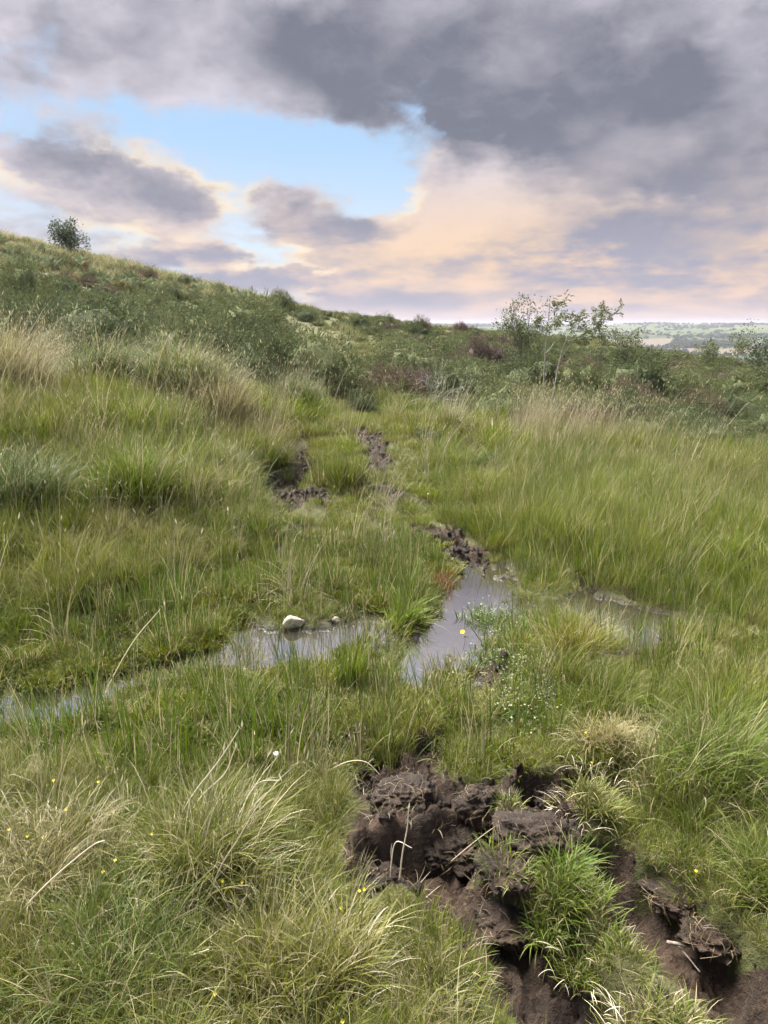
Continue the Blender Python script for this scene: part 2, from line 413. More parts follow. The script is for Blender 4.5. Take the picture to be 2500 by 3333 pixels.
# ================================================================== materials
def mat_new(name):
    m = bpy.data.materials.new(name); m.use_nodes = True; n = NT(m.node_tree); n.n.clear()
    out = n.node('ShaderNodeOutputMaterial')
    return m, n, out
def blade_mat(name, col=None, dry=0.25, straw=(.42, .36, .21), root=(.13, .09, .045), transl=.32, rough=.5, spec=.25, tipdry=.36, haz=0.0):
    """leaf/blade colour: own attribute bl = (position along blade, random per blade, kind); tint per plant from the scatter"""
    m, n, out = mat_new(name)
    a = n.node('ShaderNodeAttribute', attribute_name='bl'); t, r, k = n.sep(a.outputs['Vector'])
    if col is None:
        ci = n.node('ShaderNodeAttribute', attribute_name='tcol', attribute_type='INSTANCER'); c = ci.outputs['Color']
        di = n.node('ShaderNodeAttribute', attribute_name='tdry', attribute_type='INSTANCER'); d = di.outputs['Fac']
    else:
        rgb = n.node('ShaderNodeRGB'); rgb.outputs[0].default_value = (*col, 1); c = rgb.outputs[0]
        d = dry
    hs = n.node('ShaderNodeHueSaturation')
    n.put(hs.inputs['Color'], c)
    n.put(hs.inputs['Hue'], n.math('MULTIPLY_ADD', r, .05, .475))
    r2 = n.math('FRACT', n.math('MULTIPLY', r, 7.31))
    n.put(hs.inputs['Value'], n.math('MULTIPLY_ADD', r2, .75, .62))
    n.put(hs.inputs['Saturation'], n.math('MULTIPLY_ADD', n.math('FRACT', n.math('MULTIPLY', r, 3.7)), .3, .95))
    c1 = n.mix(n.ss(t, .38, 0.0), hs.outputs[0], root)
    # some blades are dead, others only at the tip
    r3 = n.math('FRACT', n.math('MULTIPLY', r, 13.7))
    dead = n.math('LESS_THAN', r3, d)
    tip = n.math('MULTIPLY', n.ss(t, .55, 1.0), n.math('MULTIPLY_ADD', r2, tipdry, 0.0))
    f = n.math('MAXIMUM', n.math('MULTIPLY', dead, .92), tip, clamp=True)
    sv = n.mix(r2, tuple(s * .55 for s in straw), tuple(s * 1.15 for s in straw))
    c2 = n.mix(f, c1, sv)
    p = n.node('ShaderNodeBsdfPrincipled'); n.put(p.inputs['Base Color'], c2)
    p.inputs['Roughness'].default_value = rough; p.inputs['Specular IOR Level'].default_value = spec
    tr = n.node('ShaderNodeBsdfTranslucent'); n.put(tr.inputs['Color'], c2)
    mx = n.node('ShaderNodeMixShader'); mx.inputs[0].default_value = transl
    n.link(p.outputs[0], mx.inputs[1]); n.link(tr.outputs[0], mx.inputs[2]); n.link(mx.outputs[0], out.inputs['Surface'])
    return m
def peat_nodes(n, pos):
    big = n.noise(pos, 5.0, 5, .6); fine = n.noise(pos, 60.0, 6, .7)
    c = n.mix(n.ss(big, .35, .68), (.022, .0135, .0085), (.078, .049, .031))
    c = n.mix(n.math('MULTIPLY', n.ss(fine, .52, .72), .55), c, (.16, .108, .07))
    return c, n.math('ADD', n.math('MULTIPLY', big, .4), n.math('MULTIPLY', fine, .6))
def peat_mat(name='peat'):
    m, n, out = mat_new(name)
    tcn = n.node('ShaderNodeTexCoord'); pos = tcn.outputs['Object']
    c, hgt = peat_nodes(n, pos)
    p = n.node('ShaderNodeBsdfPrincipled'); n.put(p.inputs['Base Color'], c); n.put(p.inputs['Roughness'], n.math('SUBTRACT', 1.0, n.math('MULTIPLY', hgt, .8)))
    p.inputs['Specular IOR Level'].default_value = .4
    b = n.node('ShaderNodeBump'); b.inputs['Strength'].default_value = 1.0; b.inputs['Distance'].default_value = .035
    n.put(b.inputs['Height'], hgt); n.link(b.outputs[0], p.inputs['Normal']); n.link(p.outputs[0], out.inputs['Surface'])
    return m
PEAT = peat_mat()
def ground_mat():
    m, n, out = mat_new('moor_ground')
    g = n.node('ShaderNodeNewGeometry'); pos = g.outputs['Position']
    peat, ph = peat_nodes(n, pos)
    a = n.node('ShaderNodeAttribute', attribute_name='mud'); mud = a.outputs['Fac']
    wt = n.node('ShaderNodeAttribute', attribute_name='wet'); wet = wt.outputs['Fac']
    big = n.noise(pos, .9, 4, .6); fine = n.noise(pos, 34.0, 5, .7)
    th = n.mix(n.ss(big, .35, .65), (.075, .085, .022), (.095, .090, .034))
    th = n.mix(n.math('MULTIPLY', n.ss(fine, .45, .72), .7), th, (.15, .13, .06))
    th = n.mix(n.ss(fine, .45, .25), th, (.02, .018, .010))
    mm = n.ss(n.math('ADD', mud, n.math('MULTIPLY', n.math('SUBTRACT', fine, .5), .9)), .30, .60)
    c = n.mix(mm, th, peat)
    c = n.mix(n.math('MULTIPLY', wet, .6), c, n.mix(fine, (.028, .021, .018), (.055, .044, .038)))
    p = n.node('ShaderNodeBsdfPrincipled'); n.put(p.inputs['Base Color'], c)
    n.put(p.inputs['Roughness'], n.math('SUBTRACT', .85, n.math('MULTIPLY', wet, .5)))
    p.inputs['Specular IOR Level'].default_value = .35
    b = n.node('ShaderNodeBump'); b.inputs['Strength'].default_value = 1.0; b.inputs['Distance'].default_value = .035
    n.put(b.inputs['Height'], n.math('ADD', ph, fine)); n.link(b.outputs[0], p.inputs['Normal'])
    n.link(p.outputs[0], out.inputs['Surface'])
    return m
def water_mat():
    m, n, out = mat_new('bog_water')
    g = n.node('ShaderNodeNewGeometry'); pos = g.outputs['Position']
    scum = n.noise(pos, 7.0, 5, .62, .6); spk = n.noise(pos, 60.0, 3, .6)
    film = n.math('MULTIPLY', n.ss(scum, .56, .70), n.math('MULTIPLY', n.ss(spk, .45, .66), .7))
    p = n.node('ShaderNodeBsdfPrincipled')
    n.put(p.inputs['Base Color'], n.mix(film, (.030, .024, .022), (.22, .20, .19)))
    n.put(p.inputs['Roughness'], n.math('MULTIPLY_ADD', film, .3, .02))
    p.inputs['IOR'].default_value = 6.0; p.inputs['Specular IOR Level'].default_value = .5
    b = n.node('ShaderNodeBump'); b.inputs['Strength'].default_value = .05; b.inputs['Distance'].default_value = .01
    n.put(b.inputs['Height'], n.noise(pos, 14.0, 2, .5)); n.link(b.outputs[0], p.inputs['Normal'])
    n.link(p.outputs[0], out.inputs['Surface'])
    return m
def plain_mat(name, c1, c2, scale=20.0, rough=.7, bump=.4, spec=.3, transl=0.0):
    m, n, out = mat_new(name)
    tcn = n.node('ShaderNodeTexCoord'); f = n.noise(tcn.outputs['Object'], scale, 5, .65)
    p = n.node('ShaderNodeBsdfPrincipled'); c = n.mix(n.ss(f, .3, .7), c1, c2); n.put(p.inputs['Base Color'], c)
    p.inputs['Roughness'].default_value = rough; p.inputs['Specular IOR Level'].default_value = spec
    if bump:
        b = n.node('ShaderNodeBump'); b.inputs['Strength'].default_value = bump; b.inputs['Distance'].default_value = .01
        n.put(b.inputs['Height'], f); n.link(b.outputs[0], p.inputs['Normal'])
    if transl:
        tr = n.node('ShaderNodeBsdfTranslucent'); n.put(tr.inputs['Color'], c)
        mx = n.node('ShaderNodeMixShader'); mx.inputs[0].default_value = transl
        n.link(p.outputs[0], mx.inputs[1]); n.link(tr.outputs[0], mx.inputs[2]); n.link(mx.outputs[0], out.inputs['Surface'])
    else:
        n.link(p.outputs[0], out.inputs['Surface'])
    return m

# ================================================================== ground sheet, water
def axis(lo_f, hi_f, step, lo, hi, g=1.07):
    a = list(np.arange(lo_f, hi_f, step)); s = step
    while a[-1] < hi: s *= g; a.append(a[-1] + s)
    s = step; b = []; v = lo_f
    while v > lo: s *= g; v -= s; b.append(v)
    return np.array(b[::-1] + a)
def build_ground():
    xs = axis(-1.9, 2.1, .019, -160, 160, 1.065); ys = axis(1.0, 5.0, .019, -6, 170, 1.05)
    X, Y = np.meshgrid(xs, ys); Z = H(X, Y)
    nx, ny = len(xs), len(ys)
    V = np.stack([X, Y, Z], -1).reshape(-1, 3)
    i = np.arange(ny - 1)[:, None] * nx + np.arange(nx - 1)[None]
    F = np.stack([i, i + 1, i + nx + 1, i + nx], -1).reshape(-1, 4)
    mud = np.zeros(X.shape); near = np.hypot(X, Y) < 14; mud[near] = mudm(X[near], Y[near])
    wet = np.zeros(X.shape); wet[near] = sst(field_min(X[near], Y[near], POOLS, .24, 8), 1.5, .9)
    me = mesh_np('moor_ground', V, [F], {'mud': mud.ravel(), 'wet': wet.ravel()}, smooth=True)
    o = link('ground', me, ground_mat()); tag(o, 'boggy peat moor ground under the grass', 'ground', kind='structure')
    return o
build_ground()
def build_water():
    xs = np.linspace(-3.6, 2.6, 120); ys = np.linspace(2.2, 5.0, 60); X, Y = np.meshgrid(xs, ys); h = H(X, Y)
    wd = field_min(X, Y, POOLS, .24, 8)
    V = np.stack([X, Y, np.full(X.shape, WL)], -1).reshape(-1, 3)
    i = np.arange(59)[:, None] * 120 + np.arange(119)[None]
    ok = np.minimum.reduce([wd[:-1, :-1], wd[1:, :-1], wd[:-1, 1:], wd[1:, 1:]]) < 1.9
    F = np.stack([i, i + 1, i + 121, i + 120], -1)[ok]
    me = mesh_np('bog_water', V, [F], smooth=True)
    o = link('water', me, water_mat()); tag(o, 'shallow grey bog water reflecting the evening sky', 'water', kind='structure')
build_water()

# ================================================================== blades and scatter
def blades(N, rad, L, tilt, bend, wid, seed, K=4, lean=None, Lvar=.35, flat=0.0, zjit=0.0, kind=0.0, center=(0, 0, 0), out=1.0, wind=0.0):
    """N curved tapering blades growing from a disc: returns V, polys, bl"""
    g = np.random.default_rng(seed)
    ang = g.uniform(0, 2 * np.pi, N); rr = rad * np.sqrt(g.uniform(0, 1, N))
    bx, by = rr * np.cos(ang), rr * np.sin(ang)
    az = ang + g.normal(0, .8, N) / max(out, .2)
    ln = L * (1 + g.uniform(-Lvar, Lvar * .6, N)) * np.where(g.uniform(0, 1, N) < .15, .6, 1)
    t0 = np.abs(g.normal(tilt, tilt * .5 + .03, N)) * (.4 + .6 * rr / max(rad, 1e-6)); bd = np.abs(g.normal(bend, bend * .45 + .02, N))
    dirx, diry = np.cos(az), np.sin(az)
    tw = g.uniform(-.9, .9, N)
    sx, sy = -np.sin(az + tw), np.cos(az + tw)
    w0 = wid * g.uniform(.6, 1.3, N)
    pos = np.stack([bx, by, g.uniform(-zjit, 0, N) if zjit else np.zeros(N)], 1); r = g.uniform(0, 1, N)
    rings = []; T = []
    lx, ly = (lean if lean else (0, 0))
    for k in range(K + 1):
        t = k / K
        if k:
            th = t0 + bd * ((k - .5) / K) ** 1.4
            hx = np.sin(th) * dirx + lx * t * (1 + wind * (r - .5)); hy = np.sin(th) * diry + ly * t; hz = np.cos(th)
            nn = np.sqrt(hx * hx + hy * hy + hz * hz)
            pos = pos + (ln / K / nn)[:, None] * np.stack([hx, hy, hz], 1)
        if k < K:
            wv = (w0 * (1 - .75 * t ** 1.5) * (.75 if k == 0 else 1))[:, None] * np.stack([sx, sy, np.zeros(N)], 1) * .5
            rings += [pos - wv, pos + wv]; T += [t, t]
        else:
            rings.append(pos.copy()); T.append(1.0)
    M = 2 * K + 1
    V = np.stack(rings, 1).reshape(-1, 3) + np.array(center)
    b0 = np.arange(N)[:, None] * M
    q = [np.stack([b0[:, 0] + 2 * k, b0[:, 0] + 2 * k + 1, b0[:, 0] + 2 * k + 3, b0[:, 0] + 2 * k + 2], 1) for k in range(K - 1)]
    tri = np.stack([b0[:, 0] + 2 * K - 2, b0[:, 0] + 2 * K - 1, b0[:, 0] + 2 * K], 1)
    A = np.stack([np.tile(np.array(T), N), np.repeat(r, M), np.full(N * M, kind)], 1)
    return V, [np.concatenate(q), tri], A, pos + np.array(center)
def heads(tips, size, seed, r=.9):
    """little seed heads: crossed slim diamonds hanging on stem tips"""
    g = np.random.default_rng(seed); N = len(tips); V = []; F = []; A = []
    for i, p in enumerate(tips):
        s = size * g.uniform(.6, 1.3); a = g.uniform(0, 3.14); d = np.array([g.normal(0, .35), g.normal(0, .35), 1.0]); d /= np.linalg.norm(d)
        for q in (0, 1.57):
            u = np.array([math.cos(a + q), math.sin(a + q), 0]) * s * .10; n0 = len(V)
            V += [p - d * s * .35, p + u + d * s * .1, p + d * s * .65, p - u + d * s * .1]; F.append([n0, n0 + 1, n0 + 2, n0 + 3]); A += [[.8, .93, 0]] * 4
    return np.array(V), [np.array(F)], np.array(A)

SRC = {}
def proto(coll, name, me, mat):
    c = SRC.setdefault(coll, bpy.data.collections.new('source_' + coll))
    if not me.materials: me.materials.append(mat)
    o = bpy.data.objects.new(name, me); c.objects.link(o)
    return o
def scatter(name, coll, P, rot, scl, idx, col, dry, label, cat):
    N = len(P)
    me = bpy.data.meshes.new(name); me.vertices.add(N); me.vertices.foreach_set('co', np.ascontiguousarray(P, np.float32).ravel())
    def av(k, ty, data, key):
        a = me.attributes.new(k, ty, 'POINT'); a.data.foreach_set(key, np.ascontiguousarray(data).ravel())
    av('rot', 'FLOAT_VECTOR', np.asarray(rot, np.float32), 'vector')
    scl = np.asarray(scl, np.float32)
    if scl.ndim == 1: scl = np.repeat(scl[:, None], 3, 1)
    av('scl', 'FLOAT_VECTOR', scl, 'vector'); av('idx', 'INT', np.asarray(idx, np.int32), 'value')
    av('tcol', 'FLOAT_COLOR', np.hstack([np.asarray(col, np.float32), np.ones((N, 1), np.float32)]), 'color')
    av('tdry', 'FLOAT', np.asarray(dry, np.float32), 'value')
    o = link(name, me); tag(o, label, cat, kind='stuff')
    ng = bpy.data.node_groups.new(name + '_scatter', 'GeometryNodeTree')
    ng.interface.new_socket('Geometry', in_out='INPUT', socket_type='NodeSocketGeometry')
    ng.interface.new_socket('Geometry', in_out='OUTPUT', socket_type='NodeSocketGeometry')
    n = ng.nodes; l = ng.links
    gi = n.new('NodeGroupInput'); go = n.new('NodeGroupOutput')
    ip = n.new('GeometryNodeInstanceOnPoints'); ci = n.new('GeometryNodeCollectionInfo')
    ci.inputs['Collection'].default_value = SRC[coll]; ci.inputs['Separate Children'].default_value = True; ci.inputs['Reset Children'].default_value = True
    def na(k, ty):
        a = n.new('GeometryNodeInputNamedAttribute'); a.data_type = ty; a.inputs['Name'].default_value = k; return a.outputs['Attribute']
    l.new(gi.outputs[0], ip.inputs['Points']); l.new(ci.outputs[0], ip.inputs['Instance']); ip.inputs['Pick Instance'].default_value = True
    l.new(na('idx', 'INT'), ip.inputs['Instance Index'])
    e2r = n.new('FunctionNodeEulerToRotation'); l.new(na('rot', 'FLOAT_VECTOR'), e2r.inputs[0]); l.new(e2r.outputs[0], ip.inputs['Rotation'])
    l.new(na('scl', 'FLOAT_VECTOR'), ip.inputs['Scale']); l.new(ip.outputs[0], go.inputs[0])
    md = o.modifiers.new('scatter', 'NODES'); md.node_group = ng
    return o

GRASS = blade_mat('grass_blades')
STRAW = blade_mat('straw_blades', root=(.20, .16, .09), transl=.25, straw=(.50, .44, .29))
MOSSM = blade_mat('moss_leaves', root=(.06, .06, .015), transl=.25, tipdry=.1)
LEAFM = blade_mat('heath_leaves', root=(.05, .045, .025), transl=.22, tipdry=.25, straw=(.20, .17, .09), rough=.8, spec=.08)

# --- tuft sources (order = index)
def src_blades(coll, name, mat, parts):
    b = MB()
    for kw in parts:
        hd = kw.pop('head', 0)
        V, F, A, tips = blades(**kw); b.add(V, F, A)
        if hd: b.add(*heads(tips[:hd], kw['L'] * .055, kw['seed'] + 5))
    return proto(coll, name, b.mesh(name), mat)
# 0-3 patches of fine arching grass, 4-5 short dense turf, 6-7 coarse far patches (fewer, wider blades), 8-9 single small tufts
for i in range(4):
    g = np.random.default_rng(90 + i); ps = []
    for k in range(4):
        c = (*(g.normal(0, .085, 2)), 0.0); q = g.uniform(.8, 1.2)
        ps += [dict(N=34, rad=.04, L=.29 * q, tilt=.22, bend=.75 + .25 * ((i + k) % 2), wid=.0036, seed=1000 + i * 10 + k, lean=(.14, .02), center=c), dict(N=7, rad=.05, L=.26 * q, tilt=1.0, bend=.5, wid=.0042, seed=1200 + i * 10 + k, center=c),
               dict(N=12, rad=.055, L=.17 * q, tilt=.5, bend=1.0, wid=.004, seed=1100 + i * 10 + k, center=c)]
    src_blades('grass', f'g{i:02d}', GRASS, ps)
for i in range(2):
    src_blades('grass', f'g{4 + i:02d}', GRASS, [dict(N=170, rad=.13, L=.11, tilt=.4, bend=.8, wid=.0044, seed=180 + i, K=3)])
for i in range(2):
    src_blades('grass', f'g{6 + i:02d}', GRASS, [dict(N=120, rad=.26, L=.36, tilt=.25, bend=.9, wid=.0095, seed=200 + i, K=3, lean=(.15, 0), out=.4)])
for i in range(2):
    src_blades('grass', f'g{8 + i:02d}', GRASS, [dict(N=40, rad=.04, L=.2, tilt=.3, bend=.8, wid=.0034, seed=220 + i, K=3)])
# rushes: stiff, upright, all leaning with the wind
for i in range(4):
    src_blades('rushes', f'r{i:02d}', GRASS, [dict(N=30, rad=.09, L=.50, tilt=.16, bend=.40, wid=.0042, seed=300 + i, lean=(.14, .02), wind=1.2, head=3, Lvar=.55),
                                            dict(N=20, rad=.10, L=.34, tilt=.5, bend=.9, wid=.0036, seed=330 + i, lean=(.1, 0), Lvar=.5)])
# thin single upright wetland stems
for i in range(3):
    src_blades('sedge', f's{i:02d}', GRASS, [dict(N=12, rad=.05, L=.26, tilt=.12, bend=.28, wid=.0040, seed=400 + i, lean=(.08, 0)),
                                           dict(N=4, rad=.05, L=.15, tilt=.5, bend=.9, wid=.0045, seed=420 + i)])
# dry flowering stems
for i in range(3):
    src_blades('straw', f'd{i:02d}', STRAW, [dict(N=14, rad=.06, L=.55, tilt=.14, bend=.42, wid=.0026, seed=500 + i, lean=(.35, 0), head=9),
                                           dict(N=12, rad=.07, L=.30, tilt=.5, bend=1.2, wid=.003, seed=520 + i)])
# moss: cushions of tiny leaves
for i in range(3):
    src_blades('moss', f'm{i:02d}', MOSSM, [dict(N=150, rad=.075, L=.034, tilt=.6, bend=.9, wid=.006, seed=600 + i, K=2)])
# bracken
def frond(b, base_, az, L, tilt, g, r):
    """arching pinnate frond"""
    n = 9; p = np.array(base_, float); d = np.array([math.cos(az), math.sin(az), 0]); s = np.array([-d[1], d[0], 0]); th = tilt
    for k in range(n):
        f = k / (n - 1); stp = d * math.sin(th) + np.array([0, 0, 1]) * math.cos(th)
        q = p + stp * L / n; th += .07 + .05 * g.random()
        if f > .22:
            pl = L * .30 * (1 - (f - .22) / .8) + .02; wd = L / n * .62
            for sg in (-1, 1):
                tip = q + s * sg * pl + stp * pl * .35 - np.array([0, 0, pl * .25 * g.random()])
                m1 = q + (tip - q) * .45 + stp * wd; m2 = q + (tip - q) * .45 - stp * wd * .7
                b.add([q, m2, tip, m1], [[[0, 1, 2, 3]]], [[.5, r, 0]] * 4)
        b.add([p - s * .004, p + s * .004, q + s * .003, q - s * .003], [[[0, 1, 2, 3]]], [[.3, r, 0]] * 4)
        p = q
for i in range(3):
    g = np.random.default_rng(700 + i); b = MB()
    for k in range(8):
        frond(b, (g.normal(0, .1), g.normal(0, .1), 0), g.uniform(0, 6.28), g.uniform(.40, .65), g.uniform(.1, .45), g, g.random())
    proto('bracken', f'b{i:02d}', b.mesh(f'bracken{i}'), LEAFM)
# heath sprigs: low mound of needle shoots
def shoots(b, centers, normals, n_leaf, L, wd, g, spread=.6):
    for c, nv in zip(centers, normals):
        ax = nv + g.normal(0, .35, 3); ax /= np.linalg.norm(ax); r = g.random()
        u = np.cross(ax, [.3, .5, .81]); u /= np.linalg.norm(u); v = np.cross(ax, u)
        k = np.arange(n_leaf); a = k * 2.4 + g.uniform(0, 6); f = k / max(n_leaf - 1, 1)
        o_ = c + ax * (f[:, None] * L)
        dirv = ax * (1 - spread * (1 - f * .6))[:, None] + (u[None] * np.cos(a)[:, None] + v[None] * np.sin(a)[:, None]) * (spread * (1.15 - f * .6))[:, None]
        ln = L * .55 * g.uniform(.7, 1.2, n_leaf)
        sd_ = np.cross(dirv, ax + .01); sd_ /= np.linalg.norm(sd_, axis=1)[:, None] + 1e-6
        V = np.stack([o_ - sd_ * wd, o_ + sd_ * wd, o_ + dirv * ln[:, None]], 1).reshape(-1, 3)
        F = np.arange(n_leaf * 3).reshape(-1, 3)
        A = np.stack([np.tile([.35, .35, .75], n_leaf) + np.repeat(f * .2, 3), np.repeat(np.clip(r + g.normal(0, .08, n_leaf), 0, .999), 3), np.zeros(n_leaf * 3)], 1)
        b.add(V, [F], A)
def shade_core(b, R_, hgt, g, amp=.34, nu=22, nv=9):
    """solid lumpy dome added inside a shrub to block light"""
    k = [(g.normal(0, 1, 3), g.uniform(0, 6.28)) for _ in range(9)]; V = []
    for j in range(nv + 1):
        e = (j / nv) * (math.pi / 2 + .25) - .25
        for i in range(nu):
            a = i / nu * 2 * math.pi; n0 = np.array([math.cos(a) * math.cos(e), math.sin(a) * math.cos(e), math.sin(e)])
            d = 1 + amp * sum(math.sin(4.2 * float(n0 @ kk) + ph) for kk, ph in k) / 4 + g.normal(0, .09); V.append(n0 * d * np.array([R_, R_, hgt]))
    F = [[j * nu + i, j * nu + (i + 1) % nu, (j + 1) * nu + (i + 1) % nu, (j + 1) * nu + i] for j in range(nv) for i in range(nu)]
    b.add(V, [np.array(F)], np.stack([np.full(len(V), .30), g.uniform(0, 1, len(V)), np.zeros(len(V))], 1))
def dome_mesh(name, seed, R_=.5, hgt=.55, lobes=34, per=13, L=.10, wd=.009, nleaf=7):
    """an uneven shrub crown: many small lobes over a low dome"""
    g = np.random.default_rng(seed); b = MB()
    for i in range(lobes):
        a = g.uniform(0, 6.28); e = math.asin(min(1, g.uniform(.02, 1))); rr = g.uniform(.6, 1.0)
        n0 = np.array([math.cos(a) * math.cos(e), math.sin(a) * math.cos(e), math.sin(e)])
        c = n0 * np.array([R_, R_, hgt]) * rr; lr = g.uniform(.12, .22) * R_ / .5
        nn = g.normal(0, 1, (per, 3)); nn += n0 * .9 + np.array([0, 0, .5]); nn /= np.linalg.norm(nn, axis=1)[:, None]
        shoots(b, c + nn * lr * g.uniform(.4, 1.0, (per, 1)) - np.array([0, 0, .02]), nn, nleaf, L * g.uniform(.75, 1.25), wd, g)
    shade_core(b, R_ * .78, hgt * .80, g)  # added solid dome, blocks light so the foliage shades as a mound
    return b.mesh(name)
for i in range(4):
    proto('heath', f'h{i:02d}', dome_mesh(f'heath{i}', 800 + i, .36, .28, 26, 13, .085, .0065, 8), LEAFM)

# --- colour and density helpers
def mixc(a, b, f): f = np.asarray(f)[:, None]; return np.asarray(a) * (1 - f) + np.asarray(b) * f
def spot(x, y, px, py, r, ry=None):
    c = gp(px, py); return np.exp(-(((x - c[0]) / r) ** 2 + ((y - c[1]) / (ry or r)) ** 2))
GREEN = np.array([.112, .152, .024]); OLIVE = np.array([.142, .150, .034]); LIME = np.array([.165, .205, .024]); HAZE_GREEN = np.array([.105, .130, .055]); GOLD = np.array([.20, .17, .05]); RUST = np.array([.16, .085, .038])
def cand(N, y0, y1, margin=1.1, k=.60, seed=0):
    g = np.random.default_rng(seed); y = np.sqrt(g.uniform((y0 + 1.2) ** 2, (y1 + 1.2) ** 2, N)) - 1.2; x = g.uniform(-1, 1, N) * (k * y + margin)
    return x, y, g
def depth(x, y): return WL - H(x, y)
def rots(g, N, tiltsd=.08, zr=np.pi): return np.stack([g.normal(0, tiltsd, N), g.normal(0, tiltsd, N), g.uniform(-zr, zr, N)], 1)

def build_grass():
    Ps = []; Ro = []; Sc = []; Ix = []; Co = []; Dr = []
    for (N, y0, y1, sd, far) in ((1900, .75, 3.0, 1, 0), (5600, 3.0, 7.5, 2, 0), (2600, 7.5, 13, 3, 1), (8000, 13, 30, 4, 1), (7000, 30, 62, 5, 1)):
        x, y, g = cand(N, y0, y1, seed=sd, k=.60 if y0 < 13 else .85)
        h = H(x, y); m = mudm(x, y) if y0 < 12 else np.zeros(N); wd = field_min(x, y, POOLS, .24, 8) if y0 < 7 else np.full(N, 9.)
        path = sst(poly_d(x, y, PATH), 1.3, .7)
        pr = (1 - m * .97) * (h > WL + .004)
        if y0 >= 13:                                  # heather and gorse take over from grass, except by the track and on the crest
            crest = sst(x / y, -.10, -.28) * sst(y, 30, 37); trk = sst(poly_d(x, y, PATH), 2.4, 1.2); pr = pr * np.clip(.15 + crest + .8 * trk + .5 * sst(fbm(x * .3, y * .3, 29, 3), .15, .5), 0, 1)
        short = np.clip(np.maximum(path * .95, sst(wd, 5.0, 1.8)), 0, 1)
        ru = poly_d(x, y, RUTS[0]) if y0 < 3 else np.full(N, 9.); ru2 = poly_d(x, y, RUTS[1]) if y0 < 3 else np.full(N, 9.)
        mid = sst(np.minimum(ru, ru2), 2.8, 1.4); short = np.maximum(short, mid * .75)
        if y0 < 7: short = np.clip(short + .75 * spot(x, y, 1500, 2450, .55, .35) + .9 * spot(x, y, 1000, 2330, .8, .3) + 1.0 * spot(x, y, 350, 2340, 1.0, .32) + .8 * spot(x, y, 1050, 1900, .8, .8) + .9 * spot(x, y, 2010, 2100, .4, .2), 0, 1)
        if y0 == 3.0 or y0 < 3: pr = pr * (1 - .6 * spot(x, y, 250, 2310, 1.1, .28))
        ok = g.uniform(0, 1, N) < pr * (1 - .1 * short)
        x, y, h, path, short, wd = x[ok], y[ok], h[ok], path[ok], short[ok], wd[ok]; n = len(x)
        big = fbm(x * .9, y * .9, 61, 3); med = fbm(x * 2.7, y * 2.7, 71, 3)
        px, py = pxof(x, y, h)
        idx = np.where(g.uniform(0, 1, n) < short, g.integers(4, 6, n), g.integers(0, 4, n)) if not far else g.integers(6, 8, n)
        if y0 < 5:                                    # only small tufts right beside bare mud and water
            e = np.maximum.reduce([mudm(x + a_, y + b_) for a_, b_ in ((.13, 0), (-.13, 0), (0, .13), (0, -.13))])
            idx = np.where((e > .5) | (wd < 1.5), g.integers(8, 10, n), idx); fr_ = np.maximum(mudm(x, y + .2), mudm(x, y + .3)) if y0 < 3 else np.zeros(n)
        left = sst(x / y, -.10, -.32) * sst(y, 4.5, 6)
        sc = (.80 + .42 * med + .25 * g.uniform(-1, 1, n)) * (1 - .45 * short) * (1 + .45 * left)
        if y0 < 3: sc = sc * (1 - .45 * sst(np.minimum(poly_d(x, y, RUTS[0]), poly_d(x, y, RUTS[1])), 3.2, 1.6))
        if y0 < 3: sc = sc * (1 - .4 * fr_)           # short grass on the near lip of the ruts
        fg = sst(y, 3.0, 1.9); sc = sc * (1 - .38 * fg)
        if far: sc = np.clip((.55 + .5 * med + .3 * g.uniform(-1, 1, n)) * (1 - .55 * path), .2, 1.3) * (1.0 + .012 * y)
        c = mixc(GREEN, OLIVE, sst(big, -.35, .4)); c = mixc(c, LIME, sst(med, .05, .7) * .8)
        c = mixc(c, GOLD, sst(fbm(x * 1.7, y * 1.7, 91, 3), .15, .7) * .40)
        c = mixc(c, np.array([.10, .125, .025]), fg * .4)
        c = mixc(c, LIME, .8 * mid[ok] if y0 < 3 else np.zeros(n))
        c = mixc(c, HAZE_GREEN, sst(y, 8, 22) * .55)  # bluer with distance: haze painted into the grass colour
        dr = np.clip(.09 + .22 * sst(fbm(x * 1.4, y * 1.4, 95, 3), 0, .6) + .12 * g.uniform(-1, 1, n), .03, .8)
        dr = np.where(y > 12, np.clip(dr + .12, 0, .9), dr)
        if y0 > 20:                                   # pale seeding grass along the crest of the left hill
            cr = sst(x / y, -.12, -.30) * sst(y, 30, 38); dr = np.clip(dr + .3 * cr, 0, .9); sc = sc * (1 + .35 * cr)
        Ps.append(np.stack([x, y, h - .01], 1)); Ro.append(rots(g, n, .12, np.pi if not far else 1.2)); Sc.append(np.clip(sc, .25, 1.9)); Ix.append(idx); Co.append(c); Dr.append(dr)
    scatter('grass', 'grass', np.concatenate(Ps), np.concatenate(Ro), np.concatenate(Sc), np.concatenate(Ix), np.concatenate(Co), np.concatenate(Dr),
            'mixed green and straw coloured moor grass over the whole ground', 'grass')
build_grass()
